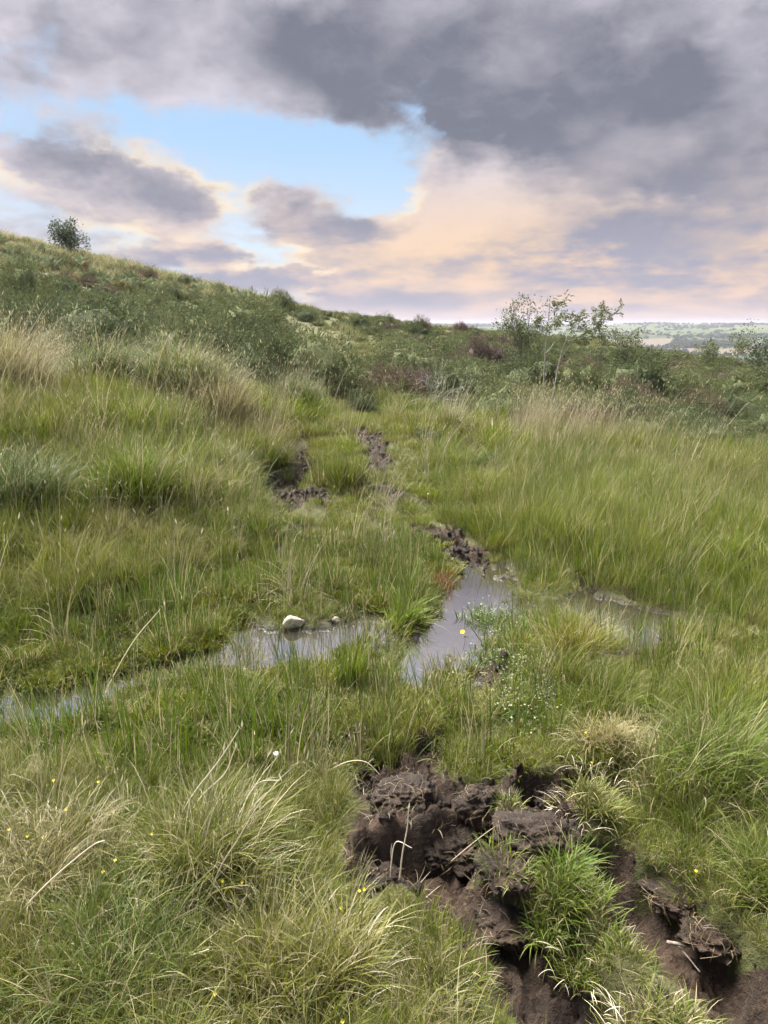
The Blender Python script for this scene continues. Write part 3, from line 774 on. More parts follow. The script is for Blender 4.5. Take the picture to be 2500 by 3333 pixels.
def build_turf():
    x, y, g = cand(6500, .8, 12, seed=8); x2, y2, _ = cand(2200, .8, 2.4, seed=9, margin=.7); x = np.concatenate([x, x2]); y = np.concatenate([y, y2]); h = H(x, y); N = len(x); wd = field_min(x, y, POOLS, .24, 8)
    bare = np.clip(sst(poly_d(x, y, PATH), 1.5, .8) + sst(wd, 5.0, 1.5) + spot(x, y, 1500, 2450, .6, .4) + spot(x, y, 1830, 2950, .35, .3) + spot(x, y, 1250, 2450, .5, .3) + .6 * (y < 3), 0, 1)
    N = len(x); near_m = np.maximum.reduce([mudm(x + a_, y + b_) for a_, b_ in ((.05, 0), (-.05, 0), (0, .07))]) * sst(y, 3.2, 2.6)
    ok = g.uniform(0, 1, N) < bare * (1 - mudm(x, y)) * (h > WL + .004) * (1 - .93 * sst(near_m, .2, .6)); x, y, h = x[ok], y[ok], h[ok]; n = len(x)
    c = mixc(mixc(GREEN, LIME, sst(fbm(x * 3, y * 3, 19, 3), -.3, .4)), OLIVE, g.uniform(0, .6, n))
    scatter('turf', 'grass', np.stack([x, y, h - .005], 1), rots(g, n, .15), g.uniform(.45, 1.0, n) * np.where(y < 2.6, .62, 1), g.integers(4, 6, n), c, .1 + .2 * g.uniform(0, 1, n), 'short grazed turf along the track and round the bog', 'grass')
build_turf()

def build_rushes():
    x, y, g = cand(9000, 3.6, 12.5, seed=21); h = H(x, y); px, py = pxof(x, y, h); N = len(x)
    edge = 1560 + 170 * fbm(x * 1.1, y * 1.1, 33, 3) + np.clip((py - 1780) * 1.15, 0, 800) + np.clip((1560 - py) * .25, 0, 200)
    right = sst(px, edge, edge + 170) * sst(py, 1360, 1440)
    left = .45 * sst(px, 330, 120) * sst(py, 1560, 1700) * sst(py, 2300, 2200)
    dens = np.maximum(right, left) * (1 - .9 * spot(x, y, 2010, 2060, .42, .25)) * (h > WL + .012) * (1 - mudm(x, y))
    ok = g.uniform(0, 1, N) < dens; x, y, h, px, py = x[ok], y[ok], h[ok], px[ok], py[ok]; n = len(x)
    med = fbm(x * 1.5, y * 1.5, 37, 3)
    sc = .66 + .36 * med + .20 * g.uniform(-1, 1, n) - .40 * sst(py, 1700, 2050)
    c = mixc(np.array([.125, .178, .028]), np.array([.112, .148, .038]), sst(fbm(x * .8, y * .8, 39, 3), -.3, .4)); c = mixc(c, np.array([.19, .215, .040]), sst(med, .0, .5) * .8)
    dr = np.clip(.05 + .10 * g.uniform(0, 1, n) + .35 * sst(py, 1520, 1420), 0, .7)
    scatter('rushes', 'rushes', np.stack([x, y, h - .01], 1), rots(g, n, .16, 2.4) + np.array([0, .17, 0]), np.clip(sc, .35, 1.35), g.integers(0, 4, n), c, dr,
            'tall green rushes leaning to the right beside the bog', 'rushes')
    # thin sedge standing in and round the pools
    x, y, g = cand(9000, 2.2, 6.2, seed=22); h = H(x, y); N = len(x); px, py = pxof(x, y, h)
    wd = field_min(x, y, POOLS, .24, 8)
    cl = sst(fbm(x * 2.2, y * 2.2, 43, 3), -.15, .35)
    dens = sst(wd, 5.5, 2.0) * (.12 + .88 * cl) * (1 - mudm(x, y)) * (h > WL - .05)
    dens = np.where(h < WL, (.10 + dens * .35 * cl) * np.maximum(sst(px, 1450, 1250), sst(px, 1850, 1950)), dens) + .5 * spot(x, y, 330, 2400, .6, .35) + .6 * spot(x, y, 1050, 2380, .5, .25) + .4 * spot(x, y, 1000, 1850, .6, .5)
    dens = dens * (1 - .9 * spot(x, y, 1520, 1960, .25, .35))
    ok = g.uniform(0, 1, N) < dens * .75; x, y, h = x[ok], y[ok], h[ok]; n = len(x)
    c = mixc(np.array([.10, .155, .022]), np.array([.085, .115, .030]), sst(fbm(x * 1.2, y * 1.2, 47, 3), -.3, .4))
    scatter('sedge', 'sedge', np.stack([x, y, np.maximum(h, WL - .03) - .01], 1), rots(g, n, .08), g.uniform(.5, 1.25, n), g.integers(0, 3, n), c, .10 + .2 * g.uniform(0, 1, n),
            'thin bright green sedge standing in and round the bog water', 'sedge')
build_rushes()

def build_straw():
    x, y, g = cand(9000, 1.2, 17, seed=31); h = H(x, y); px, py = pxof(x, y, h); N = len(x)
    d = 1.3 * sst(py, 1330, 1370) * sst(py, 1500, 1450) * sst(px, 1640, 1720) * sst(px, 2260, 2180) + .6 * sst(px, 2280, 2400) * sst(py, 1300, 1340) * sst(py, 1470, 1410)
    d = d + .30 * sst(px, 330, 200) * sst(py, 1180, 1230) * sst(py, 1420, 1350) + .35 * sst(px, 800, 600) * sst(py, 1400, 1450) * sst(py, 1620, 1560)
    d = d + .30 * sst(px, 950, 860) * sst(px, 660, 720) * sst(py, 1350, 1420) * sst(py, 1560, 1480) + .16 * sst(px, 1300, 1000) * sst(py, 2350, 2500) + .10 * sst(px, 1900, 2050) * sst(py, 2250, 2400) + .05
    d = d * (1 - mudm(x, y)) * (h > WL + .02) * sst(y, 12.5, 10.5)
    ok = g.uniform(0, 1, N) < d; x, y, h, py = x[ok], y[ok], h[ok], py[ok]; n = len(x)
    c = mixc(np.array([.48, .43, .32]), np.array([.30, .25, .14]), g.uniform(0, 1, n))
    scatter('dry_grass', 'straw', np.stack([x, y, h - .01], 1), rots(g, n, .1, .9), g.uniform(.75, 1.3, n) * np.where(y < 3, .55, np.where(y > 6.5, 1.3, 1.0)), g.integers(0, 3, n), c, np.full(n, .45),
            'pale dead grass stems with seed heads standing among the rushes', 'dry grass')
build_straw()

def build_moss():
    x, y, g = cand(16000, 2.0, 6.0, seed=41); h = H(x, y); N = len(x); px, py = pxof(x, y, h)
    wd = field_min(x, y, POOLS, .24, 8)
    dens = sst(wd, 4.2, 1.4) * sst(fbm(x * 2.0, y * 2.0, 53, 3), -.25, .15) * sst(px, 1560, 1380) + .8 * spot(x, y, 1100, 2260, .55, .3) + .7 * spot(x, y, 750, 1850, .5, .5) + .5 * spot(x, y, 550, 2300, .6, .3)
    dens = dens * (h > WL - .012) * (1 - mudm(x, y))
    ok = g.uniform(0, 1, N) < dens; x, y, h = x[ok], y[ok], h[ok]; n = len(x)
    c = mixc(np.array([.150, .160, .020]), np.array([.085, .105, .018]), sst(fbm(x * 3, y * 3, 57, 3), -.3, .3))
    scatter('moss', 'moss', np.stack([x, y, h], 1), rots(g, n, .15), g.uniform(.6, 1.4, n), g.integers(0, 3, n), c, np.full(n, .05),
            'yellow green sphagnum moss carpet round the bog water', 'moss')
build_moss()

def build_heath():
    x, y, g = cand(6000, 10, 60, seed=51, k=.85, margin=2); h = H(x, y); N = len(x); px, py = pxof(x, y, h)
    path = sst(poly_d(x, y, PATH), 2.2, 1.2); lh = sst(px, 1050, 850)
    cl = fbm(x * .35, y * .35, 63, 3)
    dens = (1 - path) * np.where(lh > .5, .35 + .3 * sst(cl, -.2, .3), .45 + .5 * sst(cl, -.45, .0)) * sst(y, 10.5, 13)
    dens = dens * (1 - .85 * sst(px, 950, 1010) * sst(px, 1190, 1140) * sst(py, 1090, 1130))
    strip = np.exp(-((py - (770 + px * .225)) / 22.0) ** 2) * (px < 1100); dens = dens * (1 - .8 * strip * (y > 30))
    ok = g.uniform(0, 1, N) < dens; x, y, h, px, cl = x[ok], y[ok], h[ok], px[ok], cl[ok]; n = len(x)
    c = mixc(np.array([.090, .106, .052]), np.array([.140, .150, .072]), g.uniform(0, 1, n)); c = mixc(c, np.array([.13, .10, .075]), sst(fbm(x * .8, y * .8, 67, 3), .12, .5) * .45)
    scatter('heather', 'heath', np.stack([x, y, h - .05], 1), rots(g, n, .1), np.clip(.95 + .7 * cl + .6 * g.uniform(-1, 1, n), .45, 2.0) * (1 - .25 * sst(y, 22, 40)), g.integers(0, 4, n), c, np.full(n, .04),
            'low dark heather and gorse scrub covering the moor slope', 'heather')
    x, y, g = cand(6600, 10, 50, seed=52, k=.85, margin=2); h = H(x, y); N = len(x); px, py = pxof(x, y, h)
    dens = sst(px, 900, 640) * (.12 + .88 * sst(fbm(x * .3, y * .3, 73, 3), -.1, .3)) * sst(y, 10, 12) * sst(y, 46, 38)
    ok = g.uniform(0, 1, N) < dens; x, y, h = x[ok], y[ok], h[ok]; n = len(x)
    c = mixc(np.array([.125, .152, .088]), np.array([.165, .185, .10]), g.uniform(0, 1, n)); c = mixc(c, np.array([.14, .095, .055]), (g.uniform(0, 1, n) < .08) * .8)  # greens greyed and lightened, hillside haze put into the frond colour
    scatter('bracken', 'bracken', np.stack([x, y, h - .03], 1), rots(g, n, .12), g.uniform(.8, 1.35, n), g.integers(0, 3, n), c, np.full(n, .05),
            'bracken fronds covering the left hillside, greyed in colour to look hazy', 'bracken')
build_heath()

def build_crumbs():
    """loose crumbs of torn peat"""
    for i in range(4):
        bm = bmesh.new(); bmesh.ops.create_icosphere(bm, subdivisions=2, radius=1); so = Vector((i * 4.4, 1, 0))
        for v in bm.verts: v.co = v.co * (1 + .5 * mnoise.noise(v.co * 1.6 + so) + .25 * mnoise.noise(v.co * 4 + so))
        me = bpy.data.meshes.new(f'crumb{i}'); bm.to_mesh(me); bm.free(); proto('crumb', f'c{i:02d}', me, PEAT)
    for i in range(2):
        b = MB(); V, F, A, tips = blades(14, .03, .06, 1.2, .8, .0018, 4500 + i, K=3); b.add(V, F, A); proto('crumb', f'f{i:02d}', b.mesh(f'fibre{i}'), STRAW)
    x, y, g = cand(64000, .9, 9, seed=61, margin=.9, k=.55); N = len(x); m = mudm(x, y); h = H(x, y)
    ok = (g.uniform(0, 1, N) < m * .8) & (h > WL) ; x, y, h = x[ok], y[ok], h[ok]; n = len(x)
    idx = np.where(g.uniform(0, 1, n) < .22, g.integers(4, 6, n), g.integers(0, 4, n)); sc = np.where(idx < 4, g.uniform(.004, .010, n) * np.where(g.uniform(0, 1, n) < .22, 2.6, 1), g.uniform(.6, 1.2, n))
    scatter('peat_crumbs', 'crumb', np.stack([x, y, h + np.where(idx < 4, sc * .3, 0)], 1), np.stack([g.uniform(-.5, .5, n), g.uniform(-.5, .5, n), g.uniform(0, 6.28, n)], 1), sc, idx, np.tile([.2, .15, .1], (n, 1)), np.full(n, .5),
            'crumbs of dark torn peat and straw fibres on the bare mud', 'peat crumbs')
build_crumbs()

# ================================================================== shaped helpers
def tube(b, pts, r0, r1, sides=6, r=.5, t=.3):
    """tapered bent stem through points"""
    pts = np.asarray(pts, float); n = len(pts); rings = []
    tg = np.gradient(pts, axis=0); tg /= np.linalg.norm(tg, axis=1)[:, None] + 1e-9
    ref = np.array([.31, .77, .55]); a = np.arange(sides) * 2 * np.pi / sides
    for i in range(n):
        u = np.cross(tg[i], ref); u /= np.linalg.norm(u) + 1e-9; v = np.cross(tg[i], u); rad = r0 + (r1 - r0) * i / (n - 1)
        rings.append(pts[i] + rad * (np.cos(a)[:, None] * u + np.sin(a)[:, None] * v))
    V = np.concatenate(rings); F = []
    for i in range(n - 1):
        for k in range(sides):
            k2 = (k + 1) % sides; F.append([i * sides + k, i * sides + k2, (i + 1) * sides + k2, (i + 1) * sides + k])
    A = np.tile([t, r, 0], (len(V), 1))
    b.add(V, [np.array(F)], A)
    if sides >= 3: b.add(rings[-1], [np.arange(sides)[None]], A[:sides])
def spline(pts, n=10):
    pts = np.asarray(pts, float)
    if len(pts) < 3: return np.linspace(pts[0], pts[-1], n)
    P = np.vstack([2 * pts[0] - pts[1], pts, 2 * pts[-1] - pts[-2]]); out = []
    for i in range(1, len(P) - 2):
        for t in np.linspace(0, 1, n, endpoint=False):
            a, b_, c, d = P[i - 1], P[i], P[i + 1], P[i + 2]
            out.append(.5 * (2 * b_ + (c - a) * t + (2 * a - 5 * b_ + 4 * c - d) * t * t + (3 * b_ - a - 3 * c + d) * t ** 3))
    out.append(pts[-1]); return np.array(out)
def leaf_kites(b, pos, dirs, L, W_, g, r=None):
    for p, d in zip(pos, dirs):
        d = d / (np.linalg.norm(d) + 1e-9); s = np.cross(d, g.normal(0, 1, 3)); s /= np.linalg.norm(s) + 1e-9; l = L * g.uniform(.7, 1.3); w_ = W_ * g.uniform(.7, 1.2)
        nrm = np.cross(d, s); q = g.random() if r is None else r
        b.add([p, p + d * l * .45 + s * w_ + nrm * w_ * .3, p + d * l, p + d * l * .45 - s * w_ + nrm * w_ * .3], [[[0, 1, 2, 3]]], [[.45, q, 0]] * 4)

# ================================================================== gorse and heather bushes (things)
BARK = plain_mat('grey_bark', (.10, .085, .07), (.24, .21, .18), 30, .85)
GORSE = blade_mat('gorse_leaves', (.092, .112, .060), .03, root=(.05, .045, .025), transl=.2, tipdry=.2, straw=(.22, .20, .07), rough=.8, spec=.08)
GORSE2 = blade_mat('gorse_leaves_pale', (.128, .146, .074), .03, root=(.06, .05, .03), transl=.2, tipdry=.3, straw=(.24, .22, .08), rough=.8, spec=.08)
HEATH_B = blade_mat('heather_leaves_brown', (.125, .104, .074), .08, root=(.06, .045, .035), transl=.2, tipdry=.3, straw=(.22, .16, .11), rough=.8, spec=.08)
HEATH_P = blade_mat('heather_leaves_purple', (.115, .088, .078), .05, root=(.06, .045, .04), transl=.2, tipdry=.3, straw=(.2, .15, .13), rough=.8, spec=.08)
def bush_stems(name, seed, R_, hgt):
    g = np.random.default_rng(seed); b = MB()
    for k in range(9):
        a = g.uniform(0, 6.28); e = g.uniform(.5, .85)
        tube(b, spline([(0, 0, -.05), (math.cos(a) * R_ * e * .5, math.sin(a) * R_ * e * .5, hgt * .35), (math.cos(a) * R_ * e, math.sin(a) * R_ * e, hgt * g.uniform(.55, .85))], 4), .014, .004, 4)
    return b.mesh(name)
BUSH = []
for i in range(6):
    R_, hg = [(.55, .62), (.6, .5), (.5, .7), (.65, .48), (.55, .55), (.7, .6)][i]
    BUSH.append((dome_mesh(f'bush_foliage{i}', 900 + i, R_, hg, 72, 15, .10, .0065, 8), bush_stems(f'bush_stem{i}', 950 + i, R_, hg)))
_bm = {}
def bush(name, loc, kind, mat, size, rz, label, cat, group=None, squash=1.0):
    key = (kind, mat.name)
    if key not in _bm:
        me = BUSH[kind][0].copy(); me.materials.clear(); me.materials.append(mat); _bm[key] = me
    st = BUSH[kind][1]
    if not st.materials: st.materials.append(BARK)
    e = empty(name, loc, rz); e.scale = (size * random.uniform(.8, 1.3), size * random.uniform(.8, 1.3), size * squash * random.uniform(.95, 1.35)); e.rotation_euler = (random.uniform(-.12, .12), random.uniform(-.12, .12), rz); tag(e, label, cat, group)
    link('foliage', _bm[key], None, e); link('stem', st, None, e)
    return e
NAMED = [  # column, distance, kind, material, size, label
    (1000, 12.6, 5, GORSE2, 1.25, 'large rounded gorse bush at the left edge of the muddy track', 'gorse_bush'),
    (880, 13.2, 0, GORSE, 1.15, 'dark gorse bush just left of the large one by the track', 'gorse_bush'),
    (720, 13.6, 1, GORSE, 1.2, 'dark gorse bush rising behind the arching grass mound', 'gorse_bush'),
    (540, 14.2, 3, GORSE, 1.1, 'gorse bush in the bracken above the arching grass mound', 'gorse_bush'),
    (1250, 13.5, 1, HEATH_B, .9, 'brown heather bush on the right edge of the track', 'heather_bush'),
    (1330, 14.2, 4, HEATH_P, .95, 'purplish heather bush behind the bare grey branches', 'heather_bush'),
    (1480, 13.6, 0, GORSE, .95, 'dark gorse bush between the bare branches and the sapling', 'gorse_bush'),
    (1640, 11.4, 5, GORSE2, .95, 'bright rounded gorse bush at the foot of the two-stemmed sapling', 'gorse_bush'),
    (1700, 10.6, 1, HEATH_B, .7, 'low brown heather bush in front of the rounded gorse by the sapling', 'heather_bush'),
    (1900, 11.8, 3, HEATH_B, .8, 'brown heather bush right of the sapling among pale grass', 'heather_bush'),
    (2020, 13.2, 2, GORSE, .9, 'dark gorse bush behind the pale grass right of the sapling', 'gorse_bush'),
    (2110, 10.6, 4, GORSE2, .7, 'yellow green gorse bush poking out of pale dead grass', 'gorse_bush'),
    (1520, 8.4, 1, HEATH_B, .42, 'small brown heather clump beside the pale stemmed tussock', 'heather_bush'),
    (1390, 8.9, 4, GORSE, .46, 'small dark gorse clump left of the pale stemmed tussock', 'gorse_bush'),
    (1180, 10.9, 2, GORSE, .42, 'small dark gorse bush standing alone on the grassy track', 'gorse_bush'),
    (1545, 7.0, 0, GORSE, .40, 'small dark green gorse bush at the edge of the rushes', 'gorse_bush'),
    (2330, 13.0, 1, GORSE, .8, 'dark gorse bush in the right part of the heath near the pale grass', 'gorse_bush'),
    (300, 11.8, 5, GORSE, 1.2, 'wide gorse bush behind the green arching grass mound', 'gorse_bush'),
    (620, 11.6, 0, GORSE2, 1.1, 'pale gorse bush behind the broad mound of arching grass', 'gorse_bush'),
    (820, 11.4, 3, GORSE, 1.0, 'gorse bush above the dry tawny tussock', 'gorse_bush'),
    (120, 13.2, 3, GORSE, 1.15, 'dark gorse bush above the drooping pale grass at the left edge', 'gorse_bush'),
]
for px, Y, k, m, s, lab, nm in NAMED:
    X, Y, z = place(px, Y); bush(nm, (X, Y, z - .06), k, m, s * (1.15 if Y > 9.5 else 1.0), random.uniform(0, 6.28), lab, 'bush', None, .85 if px > 1150 else 1.0)
def more_bushes():
    g = np.random.default_rng(77); got = []
    Z = [  # direction range (x/y), distance range, count, where it is, size
        ((-.52, -.38), (15, 21), 10, 'in the bracken near the left edge', .9), ((-.38, -.26), (15, 21), 10, 'in the bracken above the straw coloured clump', .9),
        ((-.26, -.12), (15, 21), 10, 'in the bracken left of the track end', .9),
        ((-.52, -.36), (22, 30), 10, 'half way up, below the hawthorn', 1.0), ((-.36, -.22), (22, 30), 10, 'half way up, right of the hawthorn', 1.0), ((-.22, -.08), (22, 30), 10, 'on the slope above the track end', 1.0),
        ((-.50, -.32), (31, 42), 10, 'high on the hillside close to the hawthorn', 1.0), ((-.32, -.10), (31, 42), 13, 'high on the hillside along the sloping skyline', 1.0),
        ((-.05, .06), (15, 20), 8, 'right of the track behind the bare grey branches', .85), ((.06, .20), (15, 20), 11, 'behind the two-stemmed sapling', .85), ((-.05, .08), (21, 28), 10, 'in the heath between track and skyline', .9), ((.08, .24), (21, 28), 11, 'in the heath below the birch shrub', .9),
        ((.24, .36), (14, 19), 8, 'on the heath just right of the sapling', .8), ((.36, .58), (14, 19), 10, 'on the heath at the right above the rushes', .8), ((.26, .58), (20, 26), 13, 'on the heath below the right hand brow', .8),
        ((-.08, .08), (30, 44), 13, 'near the lowest dip of the middle skyline', 1.0), ((.08, .24), (30, 42), 11, 'on the brow behind the birch shrub', 1.0), ((.26, .42), (27, 36), 10, 'on the brow in front of the brown field', .9), ((.42, .58), (26, 34), 10, 'on the brow beside the wispy shrubs', .9)]
    for (a0, a1), (y0, y1), N, where, sz in Z:
        k = 0; tries = 0
        while k < N and tries < 300:
            tries += 1
            Y = g.uniform(y0, y1); X = g.uniform(a0, a1) * Y
            if poly_d(np.array([X]), np.array([Y]), PATH)[0] < 2.4: continue
            if any((X - a) ** 2 + (Y - b_) ** 2 < (.8 + .025 * Y) ** 2 for a, b_ in got): continue
            got.append((X, Y)); s = g.uniform(.7, 1.25); sq = g.uniform(.75, 1.15)
            m, tone, nm = [(GORSE, 'dark green gorse', 'gorse_bush'), (GORSE2, 'pale green gorse', 'gorse_bush'), (HEATH_B, 'brown heather', 'heather_bush'), (HEATH_P, 'purplish heather', 'heather_bush')][int(g.choice(4, p=[.42, .42, .12, .04] if a0 > -.2 else [.55, .38, .07, 0]))]
            size = 'small' if s < .86 else ('middling' if s < 1.07 else 'big'); shape = 'spreading' if sq < .9 else ('rounded' if sq < 1.03 else 'upright')
            bush(nm, (X, Y, Hs(X, Y) - .08), int(g.integers(0, 6)), m, 1.5 * sz * s * (1 - .4 * float(sst(Y, 22, 34))), g.uniform(0, 6.28), f'{size} {shape} {tone} bush {where}', 'bush', 'heath bushes ' + where, sq * (.85 if a0 > -.2 else .95)); k += 1
more_bushes()
def single_out():
    seen_ = {}
    for o in COL.objects:
        if o.get('category') == 'bush': seen_.setdefault(o['label'], []).append(o)
    for lab, os_ in seen_.items():
        if len(os_) < 2: continue
        os_.sort(key=lambda o: o.location.x / o.location.y)
        words = {2: ['left one', 'right one'], 3: ['leftmost one', 'middle one', 'rightmost one']}.get(len(os_), ['leftmost one', 'second from left', 'third from left', 'fourth from left', 'fifth from left', 'sixth from left'])
        for o, w_ in zip(os_, words): o['label'] = lab.replace(' on the heath ', ' on heath ').replace('dark green', 'dark').replace('pale green', 'pale') + ', ' + w_
single_out()

# ================================================================== trees
LEAF = blade_mat('tree_leaves', (.12, .14, .07), .04, root=(.06, .08, .03), transl=.3, tipdry=.1, straw=(.2, .16, .07), rough=.6, spec=.2)
LEAFD = blade_mat('tree_leaves_dark', (.075, .092, .055), .03, root=(.04, .05, .02), transl=.25, tipdry=.05, straw=(.12, .1, .05), rough=.6, spec=.15)
PALEB = plain_mat('pale_bark', (.20, .19, .16), (.38, .36, .31), 40, .8)
def px3(px, py, Y0, dy=0.0): return np.array(at(px, py, Y0 + dy))
def sapling():
    Y0 = 12.4; X, Y, z = place(1785, Y0); e = empty('sapling', (X, Y, z)); o = np.array([X, Y, z])
    tag(e, 'slender two-stemmed rowan sapling with sparse leaves standing in the heath', 'tree')
    g = np.random.default_rng(5)
    lines = {'A': [(1768, 1330, 0), (1770, 1250, .02), (1774, 1160, .05), (1780, 1085, .02), (1786, 1030, -.05), (1790, 985, -.1)],
             'B': [(1792, 1330, .05), (1806, 1250, .1), (1822, 1170, .15), (1842, 1110, .1), (1872, 1080, 0), (1905, 1062, -.1)]}
    br = [[(1786, 1030, -.05), (1806, 1005, 0), (1828, 980, .15), (1852, 957, .25)], [(1780, 1085, .02), (1752, 1040, .2), (1742, 1000, .3)],
          [(1776, 1150, .05), (1790, 1135, .15), (1806, 1110, .3)], [(1842, 1110, .1), (1852, 1050, .3), (1862, 1005, .35)], [(1782, 1070, 0), (1800, 1050, -.25), (1830, 1020, -.45)],
          [(1872, 1080, 0), (1930, 1060, -.1), (1980, 1030, .05), (2030, 1001, .15)], [(1905, 1062, -.1), (1925, 1030, .2), (1955, 1008, .35), (1975, 1010, .4)],
          [(1872, 1080, 0), (1890, 1040, .3), (1900, 1012, .5)], [(1930, 1060, -.1), (1950, 1080, -.3), (1965, 1105, -.45)], [(1850, 1100, .1), (1880, 1105, .4), (1920, 1090, .6)],
          [(1905, 1062, -.1), (1940, 1050, -.4), (1965, 1040, -.5)], [(1842, 1110, .1), (1870, 1060, -.3), (1890, 1035, -.4)], [(1872, 1080, 0), (1910, 1075, .3), (1950, 1060, .5)], [(1842, 1110, .1), (1890, 1100, -.2), (1940, 1085, -.3)], [(1785, 1040, 0), (1815, 1045, .3), (1845, 1030, .5)], [(1822, 1170, .15), (1850, 1130, -.1), (1870, 1120, -.2)]]
    for k, pts in lines.items():
        b = MB(); pp = spline([px3(a, c, Y0, d) for a, c, d in pts], 5) - o
        if True: pp[0][2] = min(pp[0][2], -.05)
        tube(b, pp, (.015 if k == 'A' else .012), .005, 6); link('trunk', b.mesh('trunk_' + k, True), PALEB, e)
    b = MB(); lf = MB()
    for i, pts in enumerate(br):
        pp = spline([px3(a, c, Y0, d) for a, c, d in pts], 6) - o; tube(b, pp, .006, .0025, 5)
        if i == 2 or i == 15: continue
        for k in range(int(len(pp) * 1.5)):
            f = g.uniform(.30, 1.0); q = pp[int(f * (len(pp) - 1))] + g.normal(0, .015, 3)
            d = g.normal(0, 1, 3); d[2] -= .1; d /= np.linalg.norm(d)
            for j in range(5):                                            # a rowan leaf: leaflets in pairs along a stalk
                c = q + d * (.03 + .022 * j); sdv = np.cross(d, [0, 0, 1]) + g.normal(0, .2, 3)
                leaf_kites(lf, [c, c], [sdv + d * .5, -sdv + d * .5], .052, .010, g, g.random())
    link('branch', b.mesh('sapling_branches'), PALEB, e); link('crown', lf.mesh('sapling_leaves'), LEAF, e)
sapling()
def small_tree(name, px, Y, top, wid, label, mat, seed, stems=3, dens=900, leafL=.07, leafW=.018, airy=.5, trunk_r=.03, lean=.1, dz=0.0, group=None):
    X, Y, z = place(px, Y); hgt = at(px, top, Y)[2] - z; e = empty(name, (X, Y, z + dz)); tag(e, label, 'tree' if 'tree' in name else 'shrub', group)
    g = np.random.default_rng(seed); tips = []; b = MB()
    for s in range(stems):
        a = g.uniform(0, 6.28); k = g.uniform(.1, .5) * wid
        top = np.array([math.cos(a) * k + lean * hgt, math.sin(a) * k, hgt * g.uniform(.7, .98)])
        mid = top * np.array([.35, .35, .5]) + g.normal(0, .03 * hgt, 3)
        pp = spline([(g.normal(0, .03), g.normal(0, .03), -.1), mid, top], 6); tube(b, pp, trunk_r, trunk_r * .25, 5)
        for j in range(7):
            i0 = int(len(pp) * g.uniform(.3, .95)); i0 = min(i0, len(pp) - 1); c = pp[i0]; a2 = g.uniform(0, 6.28); l = wid * g.uniform(.25, .6)
            d = np.array([math.cos(a2), math.sin(a2), g.uniform(.1, .9)]) * l; q = spline([c, c + d * .5 + g.normal(0, .03, 3), c + d], 3); tube(b, q, trunk_r * .35, trunk_r * .12, 4)
            tips += [q[int(len(q) * .5)], q[-1], q[-1] + g.normal(0, .06 * wid, 3)]
        tips.append(pp[-1])
    link('trunk', b.mesh(name + '_trunk'), BARK, e)
    tips = np.array(tips); lf = MB(); per = max(4, dens // len(tips))
    for t_ in tips:
        cr = wid * .11 * g.uniform(.6, 1.4); n = int(2 * per * g.uniform(.4, 1.5)); pos = t_ + g.normal(0, cr * airy + cr * .3, (n, 3)); d = g.normal(0, 1, (n, 3)); d[:, 2] += .3
        leaf_kites(lf, pos, d, leafL, leafW, g)
    link('crown', lf.mesh(name + '_leaves'), mat, e)
    return e
small_tree('hawthorn_tree', 232, 44.0, 742, 1.5, 'lone dark hawthorn tree on the crest of the left hill', LEAFD, 31, 6, 1300, .12, .04, .75, .05, .05)
small_tree('birch_shrub', 1700, 19.5, 968, 1.0, 'leafy birch shrub just left of the two-stemmed sapling', LEAF, 32, 8, 2100, .06, .016, .35, .02, -.02)
small_tree('willow_shrub', 2035, 27.0, 1092, 1.1, 'rounded grey green shrub on the skyline right of the sapling', LEAF, 33, 7, 1100, .09, .02, .5, .018, .05)
small_tree('birch_shrub', 2385, 30.0, 1068, .9, 'tall wispy shrub on the right hand brow against the valley', LEAF, 34, 5, 600, .09, .022, .7, .02, .15)
small_tree('willow_shrub', 2300, 30.5, 1125, .9, 'low bushy shrub left of the tall wispy one on the brow', LEAF, 35, 5, 700, .09, .022, .5, .018, .05)
small_tree('willow_shrub', 2452, 30.5, 1118, .7, 'small dark shrub right of the tall wispy one on the brow', LEAFD, 36, 5, 600, .09, .022, .5, .018, .02)
small_tree('birch_tree', 2525, 25.0, 1095, 1.4, 'dark leafy tree cut by the right edge of the picture', LEAFD, 37, 5, 1300, .10, .025, .5, .03, -.05)
small_tree('birch_shrub', 2180, 26.0, 1115, .5, 'thin sparse birch seedling on the heath in front of the brown field', LEAF, 38, 2, 150, .08, .02, .7, .012, .12)
small_tree('birch_shrub', 1960, 21.0, 1050, .5, 'thin sparse birch seedling right behind the sapling', LEAF, 39, 2, 170, .07, .018, .7, .012, .05)

# bare grey branches of a dead bush
def dead_bush():
    X, Y, z = place(1400, 12.3); e = empty('dead_bush', (X, Y, z)); tag(e, 'dead bush of bare pale grey twisted branches in the heather', 'bush')
    g = np.random.default_rng(9); b = MB()
    def grow(p, d, L, r, n):
        pts = [p]
        for i in range(4):
            d = d + g.normal(0, .28, 3); d /= np.linalg.norm(d); pts.append(pts[-1] + d * L / 4)
        tube(b, spline(pts, 3), r, r * .5, 5)
        if n:
            for k in range(3): grow(pts[g.integers(2, 5)], d + g.normal(0, .6, 3), L * .62, r * .6, n - 1)
    for k in range(7):
        a = g.uniform(0, 6.28); grow(np.array([g.normal(0, .05), g.normal(0, .05), -.03]), np.array([math.cos(a) * .8, math.sin(a) * .5, .9]), g.uniform(.35, .55), .013, 2)
    link('branch', b.mesh('dead_branches'), PALEB, e)
dead_bush()

